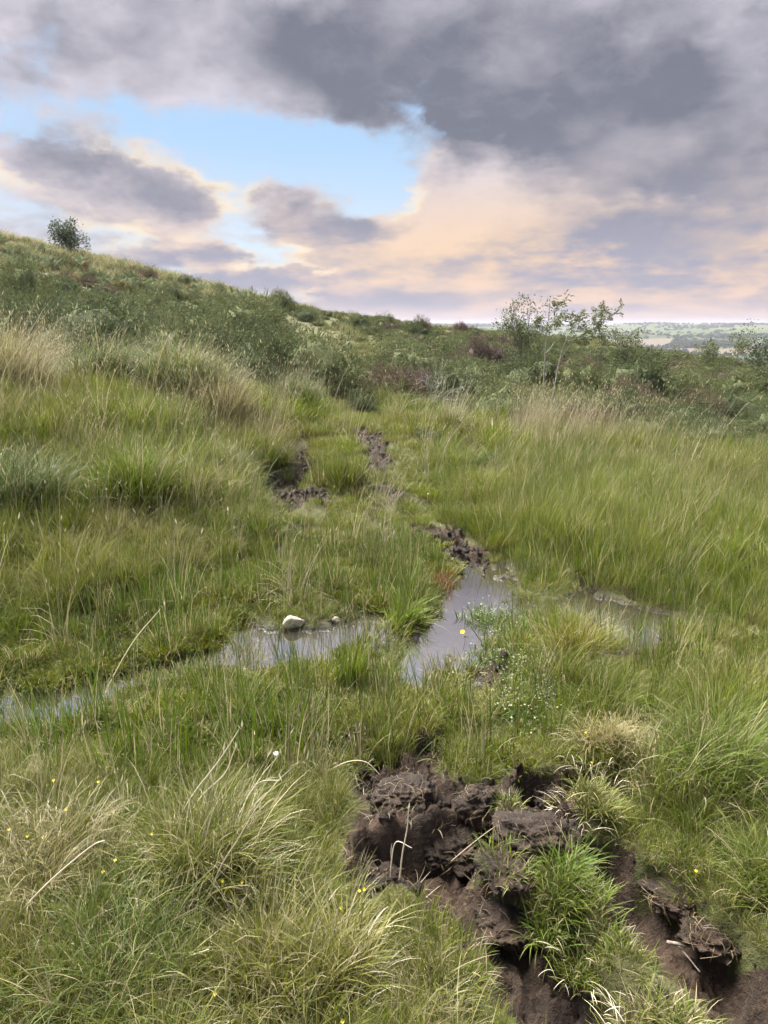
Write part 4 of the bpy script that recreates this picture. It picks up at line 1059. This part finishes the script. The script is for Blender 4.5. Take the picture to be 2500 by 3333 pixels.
# ================================================================== tussocks (things)
def tussock(px, py, label, col, L, rad, n=700, tilt=.45, bend=1.0, dry=.15, lean=(.15, 0), wid=.0030, stems=0, stemL=.5, seed=0, Lv=.35, mound=.0, stemlean=(.35, 0), Y=None, name='grass_tussock', straw=(.42, .36, .21), deadn=0, tuft=0):
    x, y, z = gph(px, py) if Y is None else place(px, Y)
    e = empty(name, (x, y, z)); tag(e, label, 'grass tussock')
    mat = blade_mat('tussock_blades', col, dry, straw=straw)
    b = MB(); g = np.random.default_rng(seed + 3000)
    chunks = []; m = 9
    for q in range(m):                                # a tussock is several ragged tufts grown together
        a_ = g.uniform(0, 6.28); ro = rad * .75 * math.sqrt(g.random()) if q else 0
        cc = (ro * math.cos(a_), ro * math.sin(a_), 0); lq = L * g.uniform(.6, 1.12)
        chunks.append(blades(max(8, int(n / m * g.uniform(.6, 1.4))), rad * g.uniform(.3, .6), lq, tilt * g.uniform(.8, 1.4), bend * g.uniform(.7, 1.3), wid, seed * 31 + q + 2000, K=5,
                             lean=(lean[0] + g.normal(0, .14), lean[1] + g.normal(0, .14)), Lvar=max(Lv, .45), zjit=.02, center=cc, out=.6))
    V = np.concatenate([c[0] for c in chunks]); A = np.concatenate([c[2] for c in chunks]); off = np.cumsum([0] + [len(c[0]) for c in chunks])
    F = [np.concatenate([c[1][0] + o_ for c, o_ in zip(chunks, off)]), np.concatenate([c[1][1] + o_ for c, o_ in zip(chunks, off)])]
    if mound:
        rr = np.hypot(V[::11][:, 0], V[::11][:, 1]); V[:, 2] += np.repeat(mound * np.sqrt(np.clip(1 - (rr / (rad * 1.35)) ** 2, 0, 1)), 11)
    # sit every blade on the uneven ground
    root = V.reshape(-1, 11, 3)[:, 0]; V[:, 2] += np.repeat(np.maximum(H(root[:, 0] + x, root[:, 1] + y), WL - .02) - z, 11)
    b.add(V, F, A); link('blades', b.mesh('tussock_blades'), mat, e)
    if deadn:
        b = MB(); V, F, A, tips = blades(deadn, rad * 1.05, L * .75, tilt * 1.9, bend * 1.3, wid, seed + 2200, K=5, lean=(lean[0] * .5, 0)); V[:, 2] += mound * .3
        b.add(V, F, A); link('dead_blades', b.mesh('tussock_dead'), STRAW_T, e)
    if stems:
        b = MB(); V, F, A, tips = blades(stems, rad * .6, stemL, .16, .45, .0034, seed + 2100, K=5, lean=stemlean); V[:, 2] += mound * .6; tips = tips + np.array([0, 0, mound * .6])
        b.add(V, F, A); b.add(*heads(tips[::2], .03, seed + 3)); link('seed_stems', b.mesh('tussock_stems'), STRAW_T, e)
    return e
STRAW_T = blade_mat('straw_stems', (.50, .45, .32), .3, straw=(.62, .57, .44), root=(.30, .25, .15), transl=.2)
tussock(690, 2880, 'big foreground tussock with pale bent seed stems, left of the bare peat', (.135, .15, .036), .25, .19, 1700, .35, .9, .18, (.25, .05), stems=26, stemL=.34, seed=1, mound=.06, stemlean=(.5, .05), deadn=160)
tussock(1020, 3230, 'yellow green foreground tussock at the bottom edge beside the left rut', (.155, .165, .036), .20, .19, 1900, .35, .85, .28, (.22, .1), stems=12, stemL=.27, seed=2, mound=.05, deadn=120)
tussock(200, 2830, 'foreground tussock of matted straw near the left edge', (.15, .14, .05), .19, .20, 1300, .55, 1.2, .40, (.2, 0), stems=10, stemL=.28, seed=3, mound=.05, deadn=220)
tussock(1830, 2990, 'bright green tuft on the strip of turf between the two ruts', (.125, .170, .036), .10, .11, 900, .5, .9, .10, (.12, -.05), seed=4, mound=.03, wid=.003)
tussock(1880, 2820, 'fresh green tuft just below the grassy peat lump', (.110, .170, .032), .11, .08, 550, .5, .9, .12, (.1, -.05), seed=19, mound=.02, wid=.003)
tussock(1310, 2025, 'lime green tuft fanning out over the dark pool edge', (.135, .190, .032), .26, .10, 320, .45, .75, .06, (.35, .05), seed=5, wid=.0058)
tussock(1145, 2235, 'upright lime green tuft standing in the middle of the shallow water', (.135, .180, .030), .30, .07, 210, .15, .35, .06, (.05, 0), seed=6, wid=.0050)
tussock(1870, 2160, 'golden green dome shaped tussock right of the white flowers', (.165, .165, .026), .26, .12, 900, .5, .75, .18, (.05, 0), seed=7, mound=.05)
tussock(1440, 1925, 'small rusty brown tuft at the head of the pool', (.18, .095, .040), .16, .08, 350, .4, .6, .3, (.1, 0), seed=8, wid=.0045)
tussock(440, 1640, 'large bright green tussock on the left bank with yellowish tips', (.13, .17, .034), .46, .30, 1500, .35, .75, .12, (.15, 0), stems=16, stemL=.68, seed=9, mound=.12, wid=.0052)
tussock(90, 1690, 'dark bluish green tussock at the left edge below the bank', (.065, .100, .036), .52, .24, 1400, .4, .9, .12, (.25, 0), seed=10, mound=.10, wid=.0052)
tussock(725, 1575, 'olive tussock overhanging the dark cut bank by the track', (.115, .135, .032), .36, .20, 1300, .5, 1.0, .22, (.2, 0), seed=11, mound=.10, wid=.0048, deadn=150)
tussock(1105, 1575, 'upright green grass island between the muddy wheel tracks', (.125, .150, .036), .30, .30, 1100, .2, .45, .10, (.05, 0), seed=12, mound=.06, wid=.0055)
tussock(1465, 1425, 'tussock with a fan of tall pale straw stems in front of the heather', (.125, .145, .036), .40, .22, 1100, .4, .7, .25, (.1, 0), stems=90, stemL=.85, seed=13, mound=.1, stemlean=(.12, 0), wid=.006, deadn=120)
tussock(740, 1420, 'dry tawny tussock between the grass mound and the track', (.165, .155, .055), .60, .26, 1100, .28, .5, .5, (.2, 0), seed=14, mound=.08, wid=.0065, stems=30, stemL=.8)
tussock(590, 1300, 'broad mound of pale arching grass drooping to the right on the bank', (.125, .155, .050), .72, .62, 2600, .45, 1.35, .25, (.35, 0), seed=15, Y=8.2, mound=.25, wid=.008, stems=24, stemL=.95)
tussock(330, 1300, 'green arching grass mound left of the broad pale one', (.095, .130, .042), .72, .50, 1800, .45, 1.3, .2, (.4, 0), seed=16, Y=8.3, mound=.22, wid=.008, stems=18, stemL=.95)
tussock(40, 1330, 'straw coloured long grass clump sweeping right at the left edge', (.17, .165, .075), .85, .36, 1100, .35, .9, .42, (.75, -.1), seed=17, Y=7.4, mound=.1, wid=.0065, stems=60, stemL=1.1, stemlean=(.9, -.1))
tussock(930, 1330, 'grey green tussock tumbling down to the track below the gorse', (.090, .118, .044), .50, .36, 1500, .4, 1.0, .15, (.25, -.05), seed=18, Y=9.6, mound=.1, wid=.0075)
tussock(2330, 2580, 'large green tussock of long blades at the right edge above the ruts', (.12, .16, .034), .30, .26, 1700, .4, .9, .16, (.15, -.1), seed=20, mound=.08)
tussock(2020, 2480, 'tan matted tussock left of the long bladed one above the peat', (.20, .18, .065), .14, .20, 1100, .7, 1.1, .35, (.05, -.1), seed=21, mound=.06, deadn=120)
tussock(2440, 2880, 'fine soft green tussock beside the right hand rut', (.120, .160, .038), .16, .17, 1500, .4, .9, .16, (.12, -.1), seed=22, mound=.04)
tussock(1290, 2420, 'low dense lime green cushion of fine grass above the peat', (.140, .160, .032), .12, .16, 1300, .3, .5, .08, (.05, 0), seed=23, mound=.04)
tussock(420, 3180, 'dark green foreground tussock at the bottom left', (.10, .14, .034), .20, .26, 1800, .45, 1.0, .16, (.15, 0), seed=24, mound=.03)
tussock(1370, 3340, 'coarse straw flecked tussock at the bottom between the ruts', (.15, .15, .05), .12, .10, 700, .5, 1.0, .4, (.1, 0), seed=25, mound=.03, deadn=140)
tussock(2120, 3390, 'grass tussock at the bottom right between the ruts', (.135, .15, .04), .10, .10, 1100, .5, 1.0, .25, (.1, 0), seed=26, mound=.03, deadn=80)
tussock(1960, 3130, 'short soft sward on the ridge between the two ruts', (.125, .155, .034), .075, .13, 1100, .5, .9, .15, (.05, 0), seed=28, deadn=60)
tussock(1900, 2660, 'tufted grass crown growing on the right hand peat lump', (.145, .165, .04), .10, .09, 700, .45, .9, .2, (.12, 0), seed=27, mound=.05, deadn=60)

# ================================================================== peat clods
def clod(px, py, size, label, seed, lift=.35, grassy=None, rz=0.0):
    x, y, z = gph(px, py); e = empty('peat_clod', (x, y, z + size[2] * lift), rz); tag(e, label, 'peat clod')
    bm = bmesh.new(); bmesh.ops.create_icosphere(bm, subdivisions=5, radius=1)
    so = Vector((seed * 3.1, seed * 1.7, 0))
    for v in bm.verts:
        n0 = v.co.normalized(); d = 1 + .34 * mnoise.noise(n0 * 1.3 + so) + .24 * mnoise.noise(n0 * 3.1 + so) + .20 * mnoise.noise(n0 * 7 + so) + .15 * mnoise.noise(n0 * 15 + so) + .10 * abs(mnoise.noise(n0 * 31 + so))
        v.co = Vector((n0.x * size[0], n0.y * size[1], n0.z * size[2])) * d
    me = bpy.data.meshes.new('peat_clod'); bm.to_mesh(me); bm.free()
    me.polygons.foreach_set('use_smooth', np.ones(len(me.polygons), bool))
    lump = link('lump', me, PEAT, e)
    # torn roots and straw sticking out
    g = np.random.default_rng(seed + 50); b = MB()
    for k in range(46):
        d = g.normal(0, 1, 3); d[2] = abs(d[2]) * .8; d[1] -= .3; d /= np.linalg.norm(d); p = d * np.array(size) * .9
        t2 = np.cross(d, g.normal(0, 1, 3)); t2 /= np.linalg.norm(t2)
        pts = spline([p, p + d * .018 + t2 * .02, p + d * .012 + t2 * .05 * g.uniform(.5, 1.3) - np.array([0, 0, .015])], 3); tube(b, pts, .0011, .0006, 3, g.random(), .6)
    tag(link('roots', b.mesh('clod_roots'), ROOTS, lump), kind='stuff')
    if grassy:
        n, L = grassy; b = MB(); V, F, A, tips = blades(n, max(size[0], size[1]) * .8, L, .5, .9, .0034, seed + 77, K=4); V[:, 1] *= size[1] / max(size[0], size[1]) * 1.1
        rr = V.reshape(-1, 9, 3)[:, 0]; V[:, 2] += np.repeat(size[2] * np.sqrt(np.clip(1 - (rr[:, 0] / size[0]) ** 2 - (rr[:, 1] / size[1]) ** 2, .05, 1)) * .95, 9)
        b.add(V, F, A); link('grass_cap', b.mesh('clod_grass'), TURF, lump)
    return e
ROOTS = blade_mat('root_fibres', (.20, .15, .09), .4, straw=(.36, .29, .18), root=(.14, .10, .06), transl=.1)
TURF = blade_mat('turf_blades', (.120, .155, .034), .18)
clod(1560, 2670, (0.072, 0.064, 0.071), 'tall upright lump of dark torn peat at the centre of the churned ground', 1, .45)
clod(1485, 2775, (0.124, 0.092, 0.051), 'broad fibrous peat slab leaning in front of the upright lump', 2, .55, rz=.3)
clod(1545, 2830, (0.078, 0.069, 0.037), 'small peat lump with straw fibres at the head of the left rut', 3, .4)
clod(1320, 2600, (0.097, 0.074, 0.048), 'reddish brown peat lump farthest back on the left', 4, .35)
clod(1750, 2735, (0.115, 0.083, 0.051), 'dark peat lump under the tufted grass crown on the right', 5, .45)
clod(1660, 2690, (0.051, 0.046, 0.044), 'narrow peat lump between the upright lump and the grassy one', 6, .35, (120, .06))
clod(1800, 2600, (0.069, 0.055, 0.041), 'reddish peat lump at the back right of the churned ground', 7, .35)
clod(1660, 3010, (0.095, 0.085, 0.034), 'wide low heap of loose peat along the left rut', 8, .3, rz=-.5)
clod(2190, 2930, (0.085, 0.060, 0.034), 'peat heap turned up along the right rut', 9, .35, rz=-.6)
clod(2310, 3060, (0.070, 0.050, 0.028), 'smaller peat heap at the lower end of the right rut', 10, .35, rz=-.6)
clod(1640, 2860, (0.069, 0.092, 0.041), 'ridge of torn peat and turf bordering the left rut', 11, .4, (160, .07), rz=.4)

# ================================================================== stones, sticks, stalks, flowers
STONE = plain_mat('pale_stone', (.36, .29, .23), (.55, .47, .40), 40, .75, .25)
def stone(px, py, size, label, seed, rz):
    x, y, z = gph(px, py); z = max(z, WL)
    bm = bmesh.new(); bmesh.ops.create_icosphere(bm, subdivisions=4, radius=1); so = Vector((seed * 5.3, 2, 0))
    rs = random.Random(seed); planes = [(Vector((rs.gauss(0, 1), rs.gauss(0, 1), rs.gauss(0, 1))).normalized(), rs.uniform(.55, .8)) for _ in range(8)]
    for v in bm.verts:
        n0 = v.co.normalized(); d = min([1.0] + [q / max(n0.dot(p), .01) for p, q in planes]); d *= 1 + .05 * mnoise.noise(n0 * 2 + so) + .02 * mnoise.noise(n0 * 8 + so)
        v.co = Vector((n0.x * size[0], n0.y * size[1], n0.z * size[2])) * d
    me = bpy.data.meshes.new('stone'); bm.to_mesh(me); bm.free(); me.polygons.foreach_set('use_smooth', np.ones(len(me.polygons), bool))
    o = link('stone', me, STONE, None, (x, y, z + size[2] * .22), rz); o.rotation_euler = (.2, .25, rz); tag(o, label, 'stone'); return o
stone(957, 2035, (.066, .05, .05), 'pale pinkish angular stone at the back edge of the shallow water', 1, .5)
stone(1092, 2030, (.032, .028, .024), 'small pale stone half hidden by grass in the shallow water', 2, 1.1)
STALK = blade_mat('bleached_stalk', (.58, .52, .40), .2, straw=(.70, .64, .52), root=(.45, .38, .26), transl=.15)
def stalk(pts, label, r=.0032, head=True, name='straw_stalk', cat='straw stalk', mat=None, split=0):
    """a bleached stem through photo points (px, py, height above ground of that point)"""
    x0, y0, z0 = gph(pts[0][0], pts[0][1]); P = []
    for px, py, yy in pts: P.append(np.array(at(px, py, y0 + (yy if y0 > 2.6 else -.45 * yy))))
    P = np.array(P); o = P[0].copy(); o[2] = Hs(o[0], o[1]); P = P - o; P[0][2] = min(P[0][2], -.01)
    b = MB(); pp = spline(P, 6); tube(b, pp, r, r * .45, 5, random.random(), .6)
    e = empty(name, o); tag(e, label, cat); st_ = link('stem', b.mesh('stalk'), mat or STALK, e)
    if head:
        h = MB(); h.add(*heads(np.array([pp[-1] + (pp[-1] - pp[-2]) * k * .6 for k in range(3)]), .028, 3)); link('seed_head', h.mesh('stalk_head'), STALK, st_)
    return e
stalk([(312, 2320, 0), (370, 2200, .06), (440, 2080, .1), (520, 1985, .14)], 'long bleached stalk arching over the left end of the bog water', .0036)
stalk([(530, 2760, 0), (620, 2600, .06), (710, 2480, .12), (775, 2380, .16)], 'longest straight pale stem rising from the big foreground tussock', .003)
stalk([(560, 2740, 0), (650, 2600, .05), (730, 2520, .1), (762, 2445, .12)], 'shorter straight pale stem right beside the longest one on the foreground tussock', .0026)
stalk([(760, 2690, 0), (800, 2590, .04), (850, 2545, .08), (910, 2540, .12)], 'pale stem bent over in a hook on the right of the foreground tussock', .0034, False)
stalk([(770, 2640, 0), (815, 2580, .05), (860, 2540, .08), (900, 2530, .1)], 'thinner hooked pale stem lying along the bent one', .0024, False)
stalk([(660, 2970, 0), (715, 2830, .06), (770, 2740, .1), (805, 2680, .12)], 'lone slanting straw stem on the front of the foreground tussock', .0026, False)
stalk([(1430, 2830, 0), (1520, 2760, .05), (1570, 2720, .07), (1612, 2690, .1)], 'slanting grass stem with a pale seed head across the peat', .0022)
stalk([(1300, 2870, 0), (1310, 2780, .03), (1325, 2700, .05), (1330, 2640, .06)], 'upright pale stem in front of the dark hole left of the peat', .0026)
stalk([(1270, 2870, 0), (1275, 2800, .03), (1290, 2740, .06), (1340, 2760, .1)], 'curled pale stem beside the upright one left of the peat', .0022, False)
stalk([(520, 3160, 0), (600, 3120, .05), (680, 3090, .08)], 'flat straw lying across the dark green foreground grass', .003, False)
stalk([(20, 3010, 0), (150, 2880, .12), (290, 2760, .2), (340, 2735, .24)], 'long straw slanting across the left foreground', .003, False)
stalk([(1050, 2510, 0), (1130, 2480, .05), (1190, 2480, .1), (1235, 2520, .14)], 'thin yellow green stem arching over the moss above the peat', .0022, False)
stalk([(1680, 2380, 0), (1740, 2440, .0), (1790, 2500, -.02)], 'bleached dead blade lying on the tan grass below the white flowers', .0034, False)
stalk([(1850, 2230, 0), (1890, 2270, -.01), (1930, 2310, -.02)], 'bleached dead blade below the golden tussock', .003, False)
stalk([(600, 1780, 0), (660, 1750, .1), (720, 1738, .2), (760, 1745, .3)], 'bleached blade arching on the left bank above the moss', .0040, False)
STICK = plain_mat('dead_wood', (.15, .12, .095), (.32, .27, .215), 50, .85)
def stick():
    x, y, z = gph(2180, 3100); e = empty('dead_stick', (x, y, z)); tag(e, 'forked dead stick lying across the right rut', 'stick')
    def w3(px, py, h): p = gph(px, py); return np.array(p) + (0, 0, h) - np.array((x, y, z))
    for pts, r in (([(2170, 3095, .03), (2230, 3125, .05), (2300, 3145, .06), (2380, 3160, .05)], .0055), ([(2200, 3112, .04), (2235, 3150, .035), (2275, 3185, .02)], .0035)):
        b = MB(); tube(b, spline([w3(*p) for p in pts], 4), r, r * .5, 6); link('branch', b.mesh('stick', True), STICK, e)
stick()
YEL = plain_mat('yellow_petal', (.75, .60, .02), (.85, .72, .05), 60, .5, 0, .3, .3); WHT = plain_mat('white_petal', (.70, .70, .64), (.82, .82, .76), 60, .6, 0, .3, .3)
STEMG = plain_mat('green_stem', (.07, .11, .03), (.11, .15, .04), 60, .6, 0)
def flower_mesh(R_, n=4):
    b = MB()
    for k in range(n):
        a = k * 2 * math.pi / n; c, s = math.cos(a), math.sin(a); f = lambda r, t, z: (c * r - s * t, s * r + c * t, z)
        b.add([f(0, 0, 0), f(R_ * .6, -R_ * .5, R_ * .2), f(R_, -R_ * .25, R_ * .3), f(R_, R_ * .25, R_ * .3), f(R_ * .6, R_ * .5, R_ * .2)], [[[0, 1, 2, 3, 4]]])
    return b.mesh('petals')
def stem_mesh(h):
    b = MB(); tube(b, spline([(0, 0, -h), (.01, .005, -h * .5), (0, 0, 0)], 3), .0012, .001, 4); return b.mesh('flower_stem')
TORM = flower_mesh(.0045, 4); TST = stem_mesh(.22); BUT = flower_mesh(.013, 5); BST = stem_mesh(.24)
def flower(name, loc, me, st, mat, label, group=None, cat='flower'):
    e = empty(name, loc, random.uniform(0, 6)); tag(e, label, cat, group); e.rotation_euler = (random.uniform(.2, .7), random.uniform(-.2, .2), 0)
    if not me.materials: me.materials.append(mat)
    if not st.materials: st.materials.append(STEMG)
    link('petals', me, None, e); link('stem', st, None, e); return e
x, y, z = gph(1503, 2130); flower('buttercup', (x, y, z + .13), BUT, BST, YEL, 'single yellow buttercup standing in the pool')
for px, py in [(30, 2700), (90, 2722), (140, 2725), (175, 2540), (320, 2545), (215, 2635), (495, 2715), (375, 2800), (738, 2665), (725, 2868), (788, 2872), (335, 2838), (1170, 2900), (1185, 2895), (1110, 2955), (700, 3235), (1115, 3325), (790, 2690)]:
    x, y, z = gph(px, py + 90); p = at(px, py, y - .02); flower('tormentil_flower', (p[0], p[1], p[2]), TORM, TST, YEL, 'tiny yellow tormentil flower in the left foreground grass', 'tormentil flowers in the left foreground')
for px, py in [(1925, 2482), (1943, 2432), (2265, 2835), (1905, 2385)]:
    x, y, z = gph(px, py + 60); p = at(px, py, y - .02); flower('tormentil_flower', (p[0], p[1], p[2]), TORM, TST, YEL, 'tiny yellow tormentil flower in the grass right of the peat', 'tormentil flowers right of the peat')
# tuft of white flower beside the track
for px, py, lab in ((1392, 1628, 'small white flower head on bare mud right of the track'), (900, 2500, 'small white flower head in the moss left of the peat')):
    x, y, z = gph(px, py); flower('white_flower', (x, y, z + .06), flower_mesh(.010, 6), stem_mesh(.06), WHT, lab)
# mat of white pond flowers
def white_mat():
    WF = blade_mat('starwort', None, root=(.10, .14, .04), transl=.25, straw=(.55, .57, .40), tipdry=0)
    g = np.random.default_rng(3)
    for i in range(3):
        b = MB(); V, F, A, tips = blades(26, .05, .05, .6, .8, .006, 4000 + i, K=2); b.add(V, F, A)
        for t_ in range(4):
            c = np.array([*g.normal(0, .035, 2), g.uniform(.025, .06)]); R_ = g.uniform(.0024, .0042); a = np.arange(5) * 1.2566
            b.add(np.stack([c[0] + R_ * np.cos(a), c[1] + R_ * np.sin(a), c[2] + .3 * R_ * np.sin(a + i)], 1), [np.arange(5)[None]], np.tile([.4, .0005, 0], (5, 1)))
        proto('starwort', f'w{i:02d}', b.mesh(f'starwort{i}'), WF)
    P = []
    for px, py, r, n in ((1620, 2010, .10, 26), (1690, 2060, .14, 34), (1660, 2150, .14, 36), (1720, 2230, .16, 56), (1760, 2310, .14, 40), (1700, 2120, .14, 30), (1640, 2330, .08, 12)):
        c = gp(px, py)
        for k in range(n): P.append((c[0] + g.normal(0, r * .7), c[1] + g.normal(0, r * .9)))
    P = np.array(P); h = np.maximum(H(P[:, 0], P[:, 1]), WL); n = len(P)
    scatter('white_bog_flowers', 'starwort', np.stack([P[:, 0], P[:, 1], h], 1), rots(g, n, .1), g.uniform(.7, 1.3, n), g.integers(0, 3, n), np.tile([.11, .15, .045], (n, 1)), np.full(n, .02),
            'mat of tiny white bog flowers spreading from the pool', 'bog flowers')
white_mat()

# ================================================================== far valley
def far_h(x, y):
    r = np.hypot(x, y)
    z = np.interp(r, [80, 130, 300, 800, 1500, 2300, 3200, 4300, 5200, 7000, 9000], [-14, -22, -40, -66, -68, -54, -26, 4, 12, -25, -60])
    z = z + 16 * fbm(x / 900, y / 900, 5, 4) * sst(r, 900, 2500) + 4 * fbm(x / 200, y / 200, 9, 3) * sst(r, 400, 900)
    return z + 70 * sst(-x / y, .05, .5) * sst(r, 700, 4000) * .3
def far_land():
    g = np.random.default_rng(15)
    az = np.radians(np.concatenate([np.linspace(-60, 2, 60)[:-1], np.linspace(2, 36, 420), np.linspace(36, 75, 60)[1:]])); rr = 80 * (9000 / 80) ** np.linspace(0, 1, 420)
    A, Rr = np.meshgrid(az, rr); X = Rr * np.sin(A); Y = Rr * np.cos(A); Z = far_h(X, Y)
    nx, ny = len(az), len(rr); i = np.arange(ny - 1)[:, None] * nx + np.arange(nx - 1)[None]; F = np.stack([i, i + 1, i + nx + 1, i + nx], -1).reshape(-1, 4)
    # fields: irregular cells with a crop colour each
    S = []
    for rad in (250, 400, 600, 850, 1150, 1500, 1900, 2350, 2850, 3400, 4000, 4700, 5500, 6500):
        st = 210 + rad * .02
        for a in np.arange(-1.0, 1.3, st / rad): S.append((rad * math.sin(a) + g.normal(0, 60), rad * math.cos(a) + g.normal(0, 70)))
    S = np.array(S)
    pal = np.array([[.085, .125, .040], [.11, .145, .045], [.135, .155, .055], [.070, .10, .035], [.16, .155, .07], [.10, .14, .05], [.24, .17, .105]])
    pal = pal * .62
    fc = pal[g.choice(7, len(S), p=[.22, .22, .18, .14, .10, .11, .03])] * g.uniform(.85, 1.15, (len(S), 1))
    tgt = None
    def near2(x, y):
        d = (x.ravel()[:, None] - S[None, :, 0]) ** 2 + (y.ravel()[:, None] - S[None, :, 1]) ** 2
        ix = np.argpartition(d, 1, axis=1)[:, :2]; dd = np.take_along_axis(d, ix, 1); sw = dd[:, 0] > dd[:, 1]
        a = np.where(sw, ix[:, 1], ix[:, 0]); d1 = np.sqrt(dd.min(1)); d2 = np.sqrt(dd.max(1)); return a, d2 - d1
    # ploughed field in view below the far ridge
    bx, by = 2050 * math.sin(R(20.5)), 2050 * math.cos(R(20.5)); k = np.argsort((S[:, 0] - bx) ** 2 + (S[:, 1] - by) ** 2)[:3]; fc[k] = (.135, .105, .075)
    col = np.zeros((X.size, 3)); xf, yf = X.ravel(), Y.ravel()
    for s in range(0, X.size, 20000):
        a, e = near2(xf[s:s + 20000], yf[s:s + 20000]); col[s:s + 20000] = fc[a]
    me = mesh_np('far_land', np.stack([X, Y, Z], -1).reshape(-1, 3), [F], {'fcol': col}, smooth=True)
    m, n, out = mat_new('far_fields'); a = n.node('ShaderNodeAttribute', attribute_name='fcol'); gg = n.node('ShaderNodeNewGeometry')
    nz = n.noise(gg.outputs['Position'], .02, 4, .6); p = n.node('ShaderNodeBsdfPrincipled'); n.put(p.inputs['Base Color'], n.mix(n.math('MULTIPLY', n.ss(nz, .4, .7), .35), a.outputs['Color'], (.06, .08, .03))); p.inputs['Roughness'].default_value = .9
    p.inputs['Specular IOR Level'].default_value = .1; n.link(p.outputs[0], out.inputs['Surface'])
    o = link('far_hills', me, m); tag(o, 'distant green valley of fields and low hills', 'hills', kind='structure')
    # hedgerow and woodland trees
    LT = blade_mat('far_tree_leaves', None, root=(.04, .05, .02), transl=.1, tipdry=0, rough=.9, spec=.05)
    for i in range(3):
        b = MB(); gq = np.random.default_rng(60 + i); pts = gq.normal(0, 1, (70, 3)); pts /= np.linalg.norm(pts, axis=1)[:, None]; pts[:, 2] = np.abs(pts[:, 2]) * .9
        pos = pts * np.array([.5, .5, .75]) * gq.uniform(.7, 1.05, (70, 1)) + np.array([0, 0, .12]); leaf_kites(b, pos, pts * .3 + gq.normal(0, 1, (70, 3)), .38, .16, gq); proto('fartree', f't{i:02d}', b.mesh(f'fartree{i}'), LT)
    N = 90000; a_ = g.uniform(R(3), R(33), N); r_ = 300 * (5600 / 300) ** g.uniform(0, 1, N); x, y = r_ * np.sin(a_), r_ * np.cos(a_); keep = np.zeros(N, bool); cell = np.zeros(N, int)
    for s in range(0, N, 20000):
        a, e = near2(x[s:s + 20000], y[s:s + 20000]); cell[s:s + 20000] = a; keep[s:s + 20000] = e < 7
    wood = fbm(x / 420, y / 420, 77, 3) > .16; plough = np.isin(cell, k); keep = (keep & (g.random(N) < .8)) | (wood & ~plough & (g.random(N) < .35))
    x, y = x[keep], y[keep]; n_ = len(x); z = far_h(x, y); c = mixc(np.array([.035, .055, .022]), np.array([.060, .080, .030]), g.random(n_))
    sc = g.uniform(5, 11, n_)
    scatter('valley_trees', 'fartree', np.stack([x, y, z - .5], 1), rots(g, n_, .05), np.stack([sc * 1.25, sc * 1.25, sc], 1), g.integers(0, 3, n_), c, np.zeros(n_), 'hedgerows and woods of the distant valley', 'trees')
    # pale farm building in the valley
    az_, r0 = R(26.8), 900.0; fx, fy = r0 * math.sin(az_), r0 * math.cos(az_); fz = float(far_h(np.array([fx]), np.array([fy]))[0])
    e = empty('farmhouse', (fx, fy, fz), .4); tag(e, 'tiny pale farmhouse in the valley behind the right hand brow', 'house')
    wl = plain_mat('white_wall', (.55, .53, .5), (.65, .63, .6), 2, .8, 0); rf = plain_mat('slate_roof', (.12, .12, .13), (.18, .18, .19), 2, .8, 0)
    b = MB(); V = [(-9, -4, 0), (9, -4, 0), (9, 4, 0), (-9, 4, 0), (-9, -4, 5), (9, -4, 5), (9, 4, 5), (-9, 4, 5), (-9, 0, 8), (9, 0, 8)]
    b.add(V, [[[0, 1, 5, 4], [1, 2, 6, 5], [2, 3, 7, 6], [3, 0, 4, 7]], [[4, 8, 7], [5, 6, 9]]]); link('wall', b.mesh('house_wall'), wl, e)
    b = MB(); b.add([(-9.5, -4.6, 4.7), (9.5, -4.6, 4.7), (9.5, 0, 8.3), (-9.5, 0, 8.3), (9.5, 4.6, 4.7), (-9.5, 4.6, 4.7)], [[[0, 1, 2, 3], [3, 2, 4, 5]]]); link('roof', b.mesh('house_roof'), rf, e)
    wn = plain_mat('window_glass', (.03, .035, .04), (.05, .055, .06), 2, .2, 0)
    for wx in (-6, -2, 2, 6):
        b = MB(); b.add([(wx - .6, -4.05, 1.6), (wx + .6, -4.05, 1.6), (wx + .6, -4.05, 3.2), (wx - .6, -4.05, 3.2)], [[[0, 1, 2, 3]]]); link('window', b.mesh('house_window'), wn, e)
far_land()
def haze():
    bm = bmesh.new(); bmesh.ops.create_cube(bm, size=1.0)
    for v in bm.verts: v.co = Vector((v.co.x * 19000, v.co.y * 19000, (v.co.z + .5) * 190.0 - 140.0))
    me = bpy.data.meshes.new('haze'); bm.to_mesh(me); bm.free()
    m, n, out = mat_new('haze'); v = n.node('ShaderNodeVolumePrincipled'); v.inputs['Color'].default_value = (.62, .64, .74, 1); v.inputs['Density'].default_value = HAZE; v.inputs['Anisotropy'].default_value = .2
    n.link(v.outputs[0], out.inputs['Volume']); o = link('haze', me, m); tag(o, 'thin blue evening haze over the valley', 'haze', kind='stuff')
HAZE = .00012
haze()
